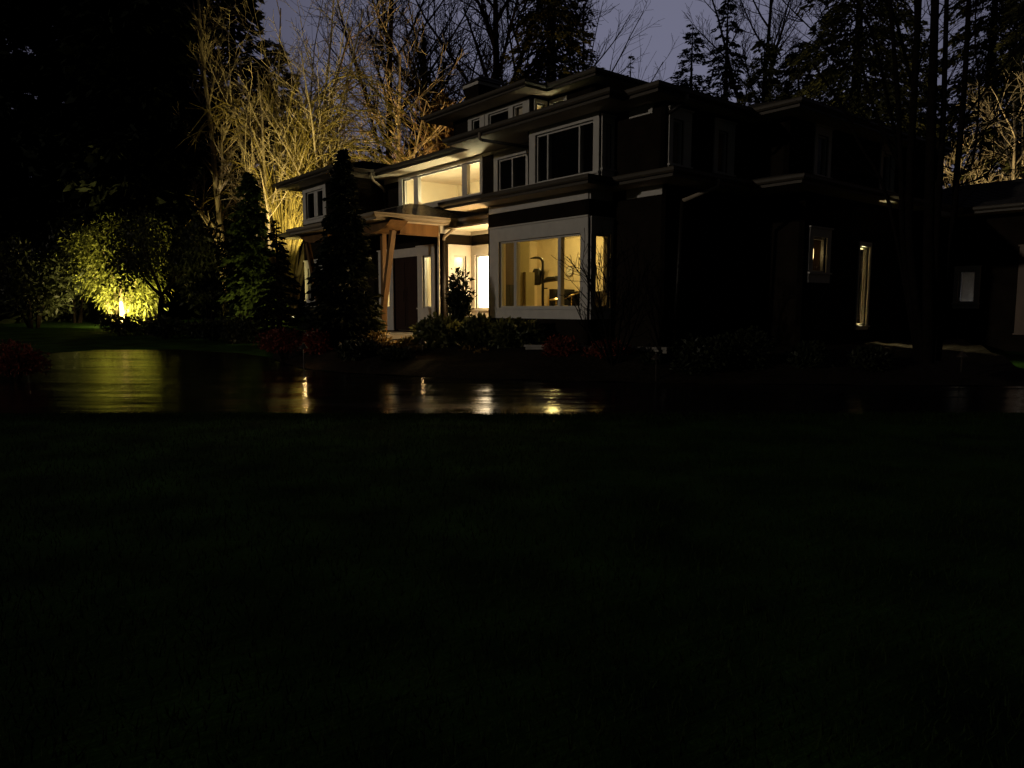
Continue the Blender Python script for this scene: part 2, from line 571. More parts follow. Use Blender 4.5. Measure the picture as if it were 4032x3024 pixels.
wall('F', .35, -2.5, -.03, 4.3, 5.93)
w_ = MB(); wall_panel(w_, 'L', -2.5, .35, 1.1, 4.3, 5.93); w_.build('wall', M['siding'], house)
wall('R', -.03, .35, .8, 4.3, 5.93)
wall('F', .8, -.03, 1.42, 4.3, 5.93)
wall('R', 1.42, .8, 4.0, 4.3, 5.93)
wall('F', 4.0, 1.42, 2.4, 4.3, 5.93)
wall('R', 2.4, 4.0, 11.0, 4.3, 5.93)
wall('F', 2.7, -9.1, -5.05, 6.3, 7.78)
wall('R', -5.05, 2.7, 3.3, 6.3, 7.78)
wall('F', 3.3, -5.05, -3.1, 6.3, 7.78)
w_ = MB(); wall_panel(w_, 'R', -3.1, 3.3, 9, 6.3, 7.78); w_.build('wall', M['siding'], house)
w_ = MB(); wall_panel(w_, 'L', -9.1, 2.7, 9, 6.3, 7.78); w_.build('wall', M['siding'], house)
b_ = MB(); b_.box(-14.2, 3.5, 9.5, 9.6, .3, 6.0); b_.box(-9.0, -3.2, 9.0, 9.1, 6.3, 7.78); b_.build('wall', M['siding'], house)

# friezes
for face, c, u0, u1, z0, z1 in (('F', 0, -3.58, 0, 3.99, 4.199), ('R', 0, .0, .70, 3.99, 4.199), ('F', .75, .45, 1.45, 3.99, 4.199),
                                ('F', .8, .45, 1.1, 5.73, 5.928), ('F', .35, -2.45, -.04, 5.965 - .04 - .0, 5.929), ('F', 1.1, -10.9, -9.98, 5.78, 5.929),
                                ('F', 1.1, -5.3, -4.84, 5.85, 5.929), 
                                ('F', 1.1, -5.90, -3.68, 3.70, 3.909), ('R', -5.93, -.03, 1.06, 3.70, 3.909), ('F', 0, -6.9, -5.93, 3.70, 3.909),
                                ('F', -.4, -14.28, -10.97, 5.87, 5.929)):
    fz = MB(); fbox(fz, face, c, u0, u1, z0, z1, .001, .045); fz.build('frieze', M['trim'], house)
cb = MB()   # corner boards
fbox(cb, 'F', 0, -6.02, -5.94, .9, 3.70, .001, .03)
cb.build('corner_board', M['trim'], house)

# roofs ---------------------------------------------------
rf = MB()
for a0, a1, b0, b1, dm in ((-15.1, -10.35, -1.05, 9, 2.37), (-15.1, 1.75, .45, 9, 2.4), (-5.12, .82, -.27, 9, 2.9), (-3.0, 1.75, .15, 9, 2.3), (-3.5, 2.96, 3.4, 11.5, 3.2)):
    hip_roof(rf, a0, a1, b0, b1, ZU + .02, .33, dm, .2)
rf.build('roof', M['roof'], house)
rf = MB()
hip_roof(rf, -9.75, -4.55, 2.0, 9.5, 7.92, .3, 2.6, .2)
hip_roof(rf, -9.75, -2.61, 2.8, 9.5, 7.92, .3, 3.5, .2)
rf.build('roof', M['roof'], house)
rf = MB(); hip_roof(rf, -4.85, .55, -.6, 1.1, ZB + .02, .22, .94, .19); rf.build('skirt_roof', M['roof'], house)
rf = MB(); hip_roof(rf, -1.0, 2.21, .1, 4.0, ZB + .021, .22, .69, .18); rf.build('skirt_roof', M['roof'], house)
rf = MB(); hip_roof(rf, 0.0, 3.42, 2.8, 12.2, ZB + .022, .22, 1.0, .18); rf.build('skirt_roof', M['roof'], house)
rf = MB(); hip_roof(rf, -1.0, 14.0, 11.25, 18.5, ZB + .023, .35, 3.1, .2); rf.build('skirt_roof', M['roof'], house)
rf = MB(); hip_roof(rf, -15.0, -11.0, -1.0, -.4, ZB - .05, .25, .59, .2); rf.build('skirt_roof', M['roof'], house)

up_poly = [(-15.1, 9), (-15.1, -1.05), (-10.35, -1.05), (-10.35, .45), (-5.12, .45), (-5.12, -.27), (.82, -.27), (.82, .15), (1.75, .15), (1.75, 3.4), (2.96, 3.4), (2.96, 11.5)]
cl_poly = [(-9.75, 9.5), (-9.75, 2.0), (-4.55, 2.0), (-4.55, 2.8), (-2.61, 2.8), (-2.61, 9.5)]
be_poly = [(-4.85, 1.09), (-4.85, -.6), (.55, -.6), (.55, .1), (2.21, .1), (2.21, 2.8), (3.42, 2.8), (3.42, 11.25), (14, 11.25)]
lw_poly = [(-15.0, -.4), (-15.0, -1.0), (-11.3, -1.0)]
po_poly = [(-11.2, .0), (-11.2, -2.2), (-5.6, -2.2), (-5.6, .42), (-3.68, .42)]


def soffit(pts, z):
    mb = MB()
    mb.quad(*[(p[0], p[1], z) for p in pts])
    mb.quad(*[(p[0], p[1], z + .02) for p in reversed(pts)])
    mb.build('soffit', M['soffit'], house)


soffit(up_poly + [(-15.1, 11.5)][:0] + [(2.96, 11.4), (-15.0, 11.4)][:0] + [(-2, 11.4)], US)
soffit(cl_poly, 7.92 - .15)
soffit([(-4.85, 1.09), (-4.85, -.6), (.55, -.6), (.55, .1), (2.21, .1), (2.21, 2.8), (3.42, 2.8), (3.42, 11.25), (14, 11.25), (14, 12.1), (-1, 12.1), (-1, 1.09)], ZB - .15)
soffit([(-15.0, -.4), (-15.0, -1.0), (-11.3, -1.0), (-11.3, -.4)], ZB - .22)
soffit([(-11.2, 1.09), (-11.2, -2.2), (-5.6, -2.2), (-5.6, .42), (-3.68, .42), (-3.68, 1.09)], ZP - .15)
for poly, z in ((up_poly, ZU), (cl_poly, 7.92), (be_poly, ZB), (lw_poly, ZB - .07), (po_poly, ZP)):
    g = MB(); eave_trim(g, poly, z, GUT); g.build('gutter', M['gutter' if poly is po_poly else 'gutter_shaded'], house)

# entry porch ----------------------------------------------
pr = MB()
hip_roof(pr, -11.2, -5.6, -2.2, 1.1, ZP + .02, .275, 2.8, .16, .008)
hip_roof(pr, -6.2, -3.68, .42, 1.1, ZP + .021, .25, .66, .19, .03)
pr.build('porch_roof', M['tile'], house)
for p, q, w in (((-6.52, -1.66, .6), (-5.68, -1.66, 3.66), .135), ((-6.66, -1.42, .6), (-6.62, -1.42, 3.66), .125),
                ((-10.0, -1.66, .6), (-11.1, -1.66, 3.66), .135), ((-9.9, -1.42, .6), (-9.94, -1.42, 3.66), .125)):
    b_ = MB(); b_.bar(p, q, w, w); b_.build('porch_post', M['wood'], house)
for a0, a1 in ((-7.5, -5.48), (-11.3, -9.3)):
    b_ = MB()
    n = 12
    for i in range(n):
        u, v = i / n, (i + 1) / n
        za, zb = 3.905 - .27 * math.sin(math.pi * u) ** .7, 3.905 - .27 * math.sin(math.pi * v) ** .7
        A, B = a0 + (a1 - a0) * u, a0 + (a1 - a0) * v
        for bb, s in ((-1.85, 1), (-1.3, -1)):
            q = [(A, bb, za), (B, bb, zb), (B, bb, 3.905), (A, bb, 3.905)]
            b_.quad(*(q if s > 0 else q[::-1]))
        b_.quad((A, -1.3, za), (B, -1.3, zb), (B, -1.85, zb), (A, -1.85, za))
    b_.build('porch_beam', M['wood'], house)
b_ = MB(); b_.box(-6.1, -5.92, -1.3, -.05, 3.6, 3.905); b_.build('porch_beam', M['wood'], house)
b_ = MB(); b_.box(-10.8, -10.62, -1.3, -.4 + .35, 3.6, 3.905); b_.build('porch_beam', M['wood'], house)
b_ = MB(); b_.box(-10.6, -5.95, -2.1, -.01, .3, .87); b_.build('porch_floor', M['concrete'], house)
b_ = MB(); b_.box(-9.4, -6.1, -2.45, -2.11, .2, .74); b_.build('step', M['concrete'], house)


def downspout(pts, r=.045, k=None):
    b_ = MB(); b_.tube(pts[:-1], r, 8); o = b_.build('downspout', M['gutter'], house, True)
    b_ = MB(); b_.tube(pts[-2:], r, 8); b_.build('downpipe', M['pipe_shaded'], o, True)


downspout([(-5.52, .25, 3.98), (-5.52, .25, 3.84), (-5.85, .10, 3.60), (-5.87, .08, 3.5), (-5.87, .08, .7)])
downspout([(-10.28, .22, 6.0), (-10.28, .22, 5.88), (-10.32, .3, 5.8), (-10.78, .98, 5.62), (-10.8, 1.03, 5.5), (-10.8, 1.03, 4.5)])
downspout([(-3.6, -.32, 6.0), (-3.6, -.32, 5.86), (-3.56, -.28, 5.82), (-2.62, .9, 5.60)], .04)
downspout([(1.8, 1.0, 6.0), (1.8, 1.0, 5.88), (1.76, .98, 5.84), (1.47, .84, 5.66)])
downspout([(2.27, 1.5, 4.28), (2.27, 1.5, 4.12), (1.68, 1.1, 3.86), (1.58, 1.05, .6)])
# chimney
b_ = MB(); b_.box(-10.3, -9.5, 4.05, 5.2, 6.8, 9.33)
ch = b_.build('chimney', M['siding'], house)
b_ = MB(); b_.box(-10.36, -9.44, 3.99, 5.3, 9.33, 9.43); b_.build('chimney_cap', M['trim'], ch)
b_ = MB(); hip_roof(b_, -10.4, -9.4, 3.95, 5.35, 9.44, .7, .5, .25); b_.build('chimney_hood', M['roof'], ch)

# interiors ------------------------------------------------
def lining(mb_specs, m='plaster', name='interior_wall'):
    mb = MB()
    for s in mb_specs:
        mb.box(*s)
    return mb.build(name, M[m], house)


# living room
lv = MB()
wall_panel(lv, 'F', 0.0, -3.5, -.14, .9, 3.8, [(-3.2, -.24, 1.6, 3.27)], -.20, -.145)
wall_panel(lv, 'R', 0.0, .2, .75, .9, 3.8, [(.2, .67, 1.6, 3.25)], -.20, -.145)
wall_panel(lv, 'F', 1.1, -7.0, -3.5, .9, 3.8, [(-5.72, -4.3, 1.56, 3.12)], -.20, -.145)
lv.box(-7.05, -.1, 4.6, 4.65, .9, 3.8)
lv.box(-7.1, -7.0, 1.25, 4.65, .9, 3.8)
lv.box(-.2, -.15, .75, 4.6, .9, 3.8)
lv.build('interior_wall', M['plaster'], house)
lining([(-3.6, -3.5, .2, 1.29, .9, 3.8)], 'olive')
lining([(-3.52, -3.4, 1.05, 1.36, .9, 2.55)], 'olive', 'half_wall')
lining([(-7.1, -.1, .145, 4.65, 3.8, 3.84)], 'ceil', 'ceiling')
lining([(-7.1, -.1, .145, 4.65, .86, .9)], 'floorw', 'interior_floor')
# entry hall
hl = MB()
wall_panel(hl, 'F', 0.0, -10.9, -6.08, .9, 3.8, [(-6.83, -6.37, 1.6, 3.12), (-9.23, -8.77, 1.6, 3.12)], -.20, -.145)
wall_panel(hl, 'R', -5.93, .2, 1.05, .9, 3.8, [(.46, .9, 1.6, 3.1)], -.20, -.145)
hl.box(-10.9, -10.85, .2, 3.0, .9, 3.8)
hl.box(-10.9, -7.1, 3.0, 3.05, .9, 3.8)
hl.box(-7.11, -6.0, 1.05, 1.1, .9, 3.8)
hl.box(-7.2, -7.11, 1.05, 3.0, .9, 3.8)
hl.build('interior_wall', M['plaster'], house)
lining([(-10.9, -6.0, .145, 3.05, 3.8, 3.84)], 'ceil', 'ceiling')
lining([(-10.9, -6.0, .145, 3.05, .86, .9)], 'floorw', 'interior_floor')
# upper room
hl = MB()
wall_panel(hl, 'F', 1.1, -10.2, -5.2, 4.4, 5.94, [(-9.72, -5.46, 4.86, 5.80)], -.20, -.145)
hl.box(-10.25, -10.2, 1.3, 3.6, 4.4, 5.94); hl.box(-5.25, -5.2, 1.3, 3.6, 4.4, 5.94); hl.box(-10.25, -5.2, 3.6, 3.65, 4.4, 5.94)
hl.build('interior_wall', M['plaster'], house)
lining([(-10.25, -5.2, 1.245, 3.65, 5.955, 5.99)], 'ceil', 'ceiling')
lining([(-10.25, -5.2, 1.245, 3.65, 4.36, 4.4)], 'floorw', 'interior_floor')
# stair light behind the clerestory corner
lining([(-6.3, -5.2, 2.86, 2.9, 6.6, 7.72), (-6.3, -6.26, 2.9, 3.3, 6.6, 7.72), (-6.3, -5.2, 3.3, 3.34, 6.6, 7.72), (-6.3, -5.2, 2.86, 3.34, 7.72, 7.75), (-6.3, -5.2, 2.86, 3.34, 6.57, 6.6)])
lining([(-5.0, -4.96, 3.46, 4.6, 6.6, 7.72), (-4.16, -4.12, 3.46, 4.6, 6.6, 7.72), (-5.0, -4.12, 4.6, 4.64, 6.6, 7.72), (-5.0, -4.12, 3.46, 4.64, 7.72, 7.75), (-5.0, -4.12, 3.46, 4.64, 6.57, 6.6)])
# right wing little lit rooms
lining([(2.2, 2.24, 6.3, 7.4, .9, 3.4), (2.24, 2.68, 6.3, 6.34, .9, 3.4), (2.24, 2.68, 7.36, 7.4, .9, 3.4), (2.2, 2.7, 6.3, 7.4, 3.4, 3.44), (2.2, 2.7, 6.3, 7.4, .86, .9)])
lining([(2.3, 2.34, 4.2, 5.2, 2.2, 3.4), (2.3, 2.7, 4.2, 4.24, 2.2, 3.4), (2.3, 2.7, 5.16, 5.2, 2.2, 3.4), (2.3, 2.7, 4.2, 5.2, 3.4, 3.44), (2.3, 2.7, 4.2, 5.2, 2.16, 2.2)], 'brown')
lining([(2.6, 2.64, 12.08, 13.0, 1.4, 2.9), (4.2, 4.24, 12.08, 13.0, 1.4, 2.9), (2.6, 4.24, 13.0, 13.04, 1.4, 2.9), (2.6, 4.24, 12.08, 13.04, 2.9, 2.94), (2.6, 4.24, 12.08, 13.04, 1.36, 1.4)], 'plaster')  # box behind the garage window for the added blue lamp
# blind on the tall right window
bl = MB()
for i in range(24):
    z = 1.2 + i * .078
    bl.box(2.72, 2.735, 6.80 + .008 * (i % 2), 7.10, z, z + .0779)
bl.build('window_blind', M['dark'], house)
# glowing roller shade in the nook window
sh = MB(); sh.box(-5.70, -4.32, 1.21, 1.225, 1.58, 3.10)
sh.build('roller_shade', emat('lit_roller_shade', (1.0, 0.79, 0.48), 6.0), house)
lining([(-5.8, -4.2, 1.30, 1.33, 1.45, 3.2)], 'brown', 'shade_backing')  # added unseen board, keeps the shade's glow out of the living room

# ------------------------------------------------------------------ lamps
def lamp(kind, loc, power, col, rad=.1, aim=None, angle=60, blend=.6, name='room_light', size=.5):
    l = bpy.data.lights.new(name, kind)
    l.energy = power
    l.color = col
    if kind == 'AREA':
        l.size = size
    else:
        l.shadow_soft_size = rad
    if kind == 'SPOT':
        l.spot_size = R(angle); l.spot_blend = blend
    o = bpy.data.objects.new(name, l)
    COL.objects.link(o)
    o.location = loc
    if aim is not None:
        o.rotation_euler = (Vector(aim) - Vector(loc)).to_track_quat('-Z', 'Y').to_euler()
    return o


WARM = (1.0, .75, .24)
CREAM = (1.0, .93, .54)
lamp('POINT', H(-2.0, 3.0, 3.45), 62, WARM, .12)
lamp('POINT', H(-4.6, 3.2, 3.5), 58, WARM, .12)
lamp('POINT', H(-8.2, 1.6, 3.4), 200, CREAM, .12)
lamp('POINT', H(-6.4, .65, 3.3), 50, CREAM, .08)
lamp('POINT', H(-8.6, 1.6, 4.60), 88, CREAM, .1)
lamp('POINT', H(-6.5, 1.6, 4.60), 145, CREAM, .1)
lamp('POINT', H(-5.7, 3.1, 6.9), 16, CREAM, .05)
lamp('POINT', H(-4.55, 3.9, 6.9), 34, CREAM, .05)
lamp('POINT', H(2.45, 6.6, 2.6), 300, CREAM, .05)
lamp('POINT', H(2.45, 6.6, 1.5), 220, CREAM, .05)
lamp('POINT', H(3.6, 12.4, 1.5), 1.2, (.6, .7, 1.0), .05)  # weak blue lamp added to imitate a bluish reflection in the garage window
lamp('POINT', H(8.4, 11.5, 3.4), 4, (1.0, .42, .16), .08)
wlan = thing('wall_lantern', None, 'lit wall lantern on the bay side wall beside the bright nook window', 'lantern', mat4=HM @ Matrix.Translation((-3.67, .5, 2.45)))
b_ = MB(); b_.box(-.03, -.001, -.07, .07, -.14, .16); b_.box(-.10, -.031, -.015, .015, .12, .15); b_.build('bracket', M['black'], wlan)
b_ = MB(); b_.lathe((-.14, 0, -.14), [(.05, 0), (.07, .03), (.08, .22), (.06, .24)], 10); b_.build('glass_shade', emat('lantern_glass', (1, .62, .25), 6.0), wlan)
b_ = MB(); b_.lathe((-.14, 0, .10), [(.10, 0), (.05, .07), (.015, .10)], 10); b_.build('lantern_cap', M['black'], wlan)
lamp('POINT', H(-4.0, .5, 2.35), 220, (1.0, .67, .28), .08)

# ------------------------------------------------------------------ things inside the living room
st = thing('equipment_stand', None, 'dark upright stand with arched top, round pad and paper sheet in the living room', 'stand', mat4=HM @ Matrix.Translation((-3.78, 2.0, .9)))
b_ = MB(); b_.tube([(0, 0, .03), (0, 0, 1.85), (-.01, 0, 1.98), (-.08, 0, 2.06), (-.2, 0, 2.10), (-.34, 0, 2.11), (-.55, 0, 2.10)], [.04, .04, .038, .038, .036, .032, .014], 10); b_.build('pole', M['black'], st, True)
b_ = MB(); b_.lathe((0, 0, 0), [(.24, 0), (.24, .02), (.05, .05)], 20); b_.build('base', M['black'], st)
b_ = MB(); b_.lathe((-.19, -.05, 1.33), [(.09, 0), (.13, .06), (.14, .2), (.13, .38), (.09, .46)], 16); b_.build('pad', M['black'], st, True)
b_ = MB(); b_.tube([(-.5, 0, 1.46), (-.1, 0, 1.48)], .065, 8); b_.tube([(.02, 0, 1.42), (.2, 0, 1.48), (.58, 0, 1.50)], [.05, .075, .075], 8); b_.tube([(0, 0, 1.24), (.18, 0, 1.24)], .02, 6); b_.build('arm', M['black'], st)
b_ = MB(); b_.quad((-.15, .05, 1.75), (.22, .04, 1.74), (.16, -.02, 1.38), (.03, -.02, 1.38)); b_.quad((.03, -.012, 1.38), (.16, -.012, 1.38), (.22, .048, 1.74), (-.15, .058, 1.75)); b_.build('paper_sheet', M['paper'], st)

ck = thing('wall_clock', None, 'round pale wall clock on the cream back wall of the living room', 'clock', mat4=HM @ Matrix.Translation((-5.38, 4.585, 2.76)))
b_ = MB(); b_.lathe((0, 0, 0), [(.15, 0), (.17, .02), (.16, .04), (.14, .04)], 28, (0, -1, 0)); b_.build('rim', M['brown'], ck, True)
b_ = MB(); b_.lathe((0, -.03, 0), [(.14, 0), (.14, .012)], 28, (0, -1, 0)); b_.build('face', M['white'], ck)
b_ = MB(); b_.bar((0, -.05, 0), (.07, -.05, .06), .012, .006, (0, 1, 0)); b_.bar((0, -.05, 0), (-.09, -.05, -.03), .010, .006, (0, 1, 0)); b_.build('hand', M['black'], ck)

dk = thing('drum_kit', None, 'drum kit with pale tilted cymbals behind the right part of the living room window', 'drum kit', mat4=HM @ Matrix.Translation((-3.0, 1.9, .9)))
b_ = MB(); b_.lathe((-.12, 0, .93), [(.22, 0), (.1, .015), (.02, .04)], 24, (.05, -.15, 1)); b_.build('cymbal', M['brass'], dk, True)
b_ = MB(); b_.lathe((.38, .1, 1.02), [(.22, 0), (.1, .015), (.02, .04)], 24, (-.35, -.25, 1)); b_.build('cymbal', M['brass'], dk, True)
b_ = MB(); b_.tube([(-.12, 0, .02), (-.12, 0, .95)], .012, 6); b_.tube([(.38, .1, .02), (.38, .1, 1.03)], .012, 6); b_.tube([(-.55, .1, .02), (-.55, .1, 1.02)], .02, 6); b_.build('stand', M['brass'], dk)
b_ = MB(); b_.lathe((.14, -.05, .42), [(.18, 0), (.18, .34), (.17, .345)], 24); b_.build('drum', M['paper'], dk)
b_ = MB(); b_.lathe((-.4, -.05, .4), [(.2, 0), (.2, .33), (.19, .335)], 24); b_.build('drum', M['paper'], dk)
so = thing('armchair', None, 'black armchair behind the cymbals in the living room', 'armchair', mat4=HM @ Matrix.Translation((-3.55, 3.2, .9)))
b_ = MB(); b_.box(-.5, .75, .1, .35, .1, 1.17); b_.build('backrest', M['black'], so)
b_ = MB(); b_.box(-.5, .75, -.55, .095, .12, .45); b_.build('seat', M['black'], so)
b_ = MB(); b_.box(-.68, -.505, -.55, .3, .05, 1.24); b_.build('armrest', M['black'], so)
bc = thing('cabinet', None, 'dark brown cabinet at the left edge of the living room window', 'cabinet', mat4=HM @ Matrix.Translation((-3.44, .46, .9)))
b_ = MB(); b_.box(-.055, .06, -.22, .2, 0, 2.9); b_.build('carcass', M['brown'], bc)
b_ = MB(); b_.box(.062, .09, -.21, -.01, .1, 1.3); b_.box(.062, .09, .0, .19, .1, 1.3); b_.build('cabinet_door', M['dark'], bc)
cd = thing('candle_lamp', None, 'small lit candle lamp standing in the dark right hand window', 'lamp', mat4=HM @ Matrix.Translation((2.66, 4.74, 2.38)))
b_ = MB(); b_.lathe((0, 0, 0), [(.05, 0), (.05, .02), (.015, .04), (.015, .34)], 12); b_.build('stem', M['brass'], cd)
b_ = MB(); b_.lathe((0, 0, .36), [(.016, 0), (.022, .06), (.018, .22), (.004, .30)], 12); b_.build('bulb', emat('candle_bulb', (1, .72, .3), 4.0), cd, True)

# ------------------------------------------------------------------ ground
xs = [-90, -60, -40, -30, -20, -10, 0, 10, 20, 30, 40, 60, 90]
ys = [-30, 0, KINK, 20, 30, KINK + 30, 70, 160]
g = MB()
for i in range(len(xs) - 1):
    for j in range(len(ys) - 1):
        g.quad(*[(x, y, gz(y)) for x, y in ((xs[i], ys[j]), (xs[i + 1], ys[j]), (xs[i + 1], ys[j + 1]), (xs[i], ys[j + 1]))])
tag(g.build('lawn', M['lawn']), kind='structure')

rng = random.Random(5)
far = [(4700, 1522), (4032, 1520), (3300, 1515), (2600, 1508), (2000, 1492), (1650, 1482), (1300, 1464), (1170, 1447), (1110, 1425), (1060, 1408), (950, 1392), (700, 1377), (400, 1378), (100, 1398), (-300, 1425), (-900, 1450)]
farp = [gpt(*p) for p in far]
dv = MB()
N = 160
fx = [p.x for p in farp][::-1]; fy = [p.y for p in farp][::-1]
prev = None
ph = [rng.uniform(0, 6) for _ in range(4)]
X0, X1 = fx[0], fx[-1]
for i in range(N + 1):
    x = X0 + (X1 - X0) * i / N
    yn = 10.87 + .09 * math.sin(x * .5 + ph[0]) + .025 * math.sin(x * 2.3 + ph[1]) + .012 * math.sin(x * 6.1 + ph[2])
    yf = float(np.interp(x, fx, fy)) + .03 * math.sin(x * 3.1 + ph[3])
    cur = [(x, yn + (yf - yn) * k / 6, gz(yn + (yf - yn) * k / 6) + .006) for k in range(7)]
    if prev:
        for k in range(6):
            dv.quad(prev[k], cur[k], cur[k + 1], prev[k + 1])
    prev = cur
tag(dv.build('driveway', M['wet']), kind='structure')

# planting bed in front of the house: mounded mulch
inner = [(-14.6, -.5), (-11.2, -.45), (-9.0, -2.3), (-6.2, -2.2), (-5.6, -.02), (-3.7, -.02), (-1.6, -.03), (0, -.03), (1.55, .72), (1.6, 3), (2.9, 4.5), (2.9, 8), (3.65, 11)]
outer = [(1070, 1411), (1130, 1432), (1200, 1452), (1350, 1467), (1500, 1475), (1700, 1484), (1950, 1491), (2200, 1497), (2500, 1506), (2800, 1510), (3200, 1514), (3600, 1518), (4100, 1520)]
bed = MB()
cols = []
for k in range(len(inner) * 4 - 3):
    i, f = divmod(k, 4); f /= 4
    i2 = min(i + 1, len(inner) - 1)
    ia = inner[i][0] * (1 - f) + inner[i2][0] * f; ib = inner[i][1] * (1 - f) + inner[i2][1] * f
    ox = outer[i][0] * (1 - f) + outer[i2][0] * f; oy = outer[i][1] * (1 - f) + outer[i2][1] * f
    P, Q = gpt(ox, oy + 2), H(ia, ib, 0)
    c = []
    for j in range(15):
        t = j / 14
        p = P.lerp(Q, t)
        lift = min(1, t * 3) ** .7
        z = gz(p.y) * (1 - t) + .012 + t * .60 + lift * .14 + .05 * math.sin(p.x * 1.9 + p.y * 2.7) * math.sin(t * 3.1) + rng.uniform(-.015, .015)
        c.append((p.x, p.y, z))
    cols.append(c)
for c0, c1 in zip(cols, cols[1:]):
    for j in range(14):
        bed.quad(c0[j], c1[j], c1[j + 1], c0[j + 1])
tag(bed.build('planting_bed', M['soil']), kind='structure')


def bedz(X, Y):          # approximate bed height
    return max(gz(Y) + .05, min(.66, .15 + (Y - 14.5) * .09))


# low garden wall in front of the bay
gw = thing('garden_wall', (1.98, 16.05, 0), 'low pale concrete garden wall under the shrubs in front of the bay window', 'wall')
gw.rotation_euler[2] = math.atan2(-1.0, 2.75)
b_ = MB(); b_.box(-1.75, 1.4, -.09, .09, .2, .72); b_.build('wall_body', M['concrete'], gw)
b_ = MB(); b_.box(-1.78, 1.43, -.12, .12, .721, .77); b_.build('coping', M['concrete'], gw)

# grass blades along the drive edge
rs = np.random.RandomState(3)
n = 90000
gx = rs.uniform(-12, 12, n); gy = np.where(rs.uniform(0, 1, n) < .25, 10.86 - np.abs(rs.normal(0, .3, n)), rs.uniform(1.6, 10.9, n)); gx = gx * np.clip(gy / 10.5 + .08, .2, 1.05); h = rs.uniform(.025, .075, n)
ang = rs.uniform(0, 6.28, n); w = .004
base = np.stack([gx, gy, np.zeros(n)], 1)
base[:, 2] = np.maximum(0, gy - KINK) * SLOPE
sd = np.stack([np.cos(ang) * w, np.sin(ang) * w, np.zeros(n)], 1)
tip = base + np.stack([rs.normal(0, .02, n), rs.normal(0, .02, n), h], 1)
V = np.stack([base - sd, base + sd, tip], 1).reshape(-1, 3)
tag(quads_mesh('grass', V, 3, M['grass']), 'short dark grass fringing the wet driveway', 'grass', kind='stuff')


# ------------------------------------------------------------------ vegetation generators
def cards(P, D, U, L, W):     # rhombus leaves: centre base P, direction D, side U
    return np.stack([P, P + D * L[:, None] * .5 + U * W[:, None] * .5, P + D * L[:, None], P + D * L[:, None] * .5 - U * W[:, None] * .5], 1).reshape(-1, 3)


def unit(v):
    return v / (np.linalg.norm(v, axis=1, keepdims=True) + 1e-9)


def conifer(loc, h, r, label, nb=150, per=45, m='needdark', bark='barkdark', seed=1, sprig=.35, droop=.35, low=.04, group=None, name='conifer', ragged=.35, power=.85):
    rs = np.random.RandomState(seed)
    t = thing(name, loc, label, 'tree', group)
    b_ = MB(); b_.tube([(0, 0, -.3), (0, 0, h * .5), (0, 0, h * .98)], [h * .016 + .05, h * .010 + .02, .012], 8)
    u = np.sort(rs.uniform(low, .985, nb))
    zz = u * h
    rr = r * ((1 - u) ** power) * (1 + ragged * rs.uniform(-1, .6, nb)) + .04 * r
    az = rs.uniform(0, 2 * np.pi, nb)
    Ps, Ds, Us, Ls = [], [], [], []
    for i in range(nb):
        k = max(5, int(per * (.25 + .75 * rr[i] / r)))
        s = rs.uniform(.12, 1, k) ** .8
        dirv = np.array([math.cos(az[i]), math.sin(az[i]), 0])
        side = np.array([-dirv[1], dirv[0], 0])
        lat = rs.uniform(-1, 1, k) * .33 * rr[i] * np.sin(np.pi * np.clip(s, .1, .92))
        dz = .12 * rr[i] * s - droop * rr[i] * s ** 1.7
        P = dirv * (s * rr[i])[:, None] + side * lat[:, None]
        P[:, 2] += zz[i] + dz + rs.normal(0, .03, k) * rr[i]
        D = dirv * rs.uniform(.3, 1, k)[:, None] + side * (np.sign(lat) * rs.uniform(0, .9, k))[:, None]
        D[:, 2] += -droop * rs.uniform(.2, 1.6, k)
        Ps.append(P); Ds.append(D)
        Ls.append(sprig * rs.uniform(.5, 1.3, k) * (.45 + .55 * rr[i] / r))
        b_.tube([(0, 0, zz[i]), tuple(dirv * rr[i] * .5 + np.array([0, 0, zz[i] + (.06 - droop * .31) * rr[i]])), tuple(dirv * rr[i] * .92 + np.array([0, 0, zz[i] + (.11 - droop * .87) * rr[i]]))], [.012 + .01 * rr[i], .008 + .006 * rr[i], .004], 3, False)
    b_.build('trunk', M[bark], t)
    P = np.concatenate(Ps); D = unit(np.concatenate(Ds)); L = np.concatenate(Ls)
    U = unit(np.cross(D, rs.normal(0, 1, D.shape)))
    quads_mesh('crown', cards(P, D, U, L, L * rs.uniform(.28, .5, len(L))), 4, M[m], t)
    return t


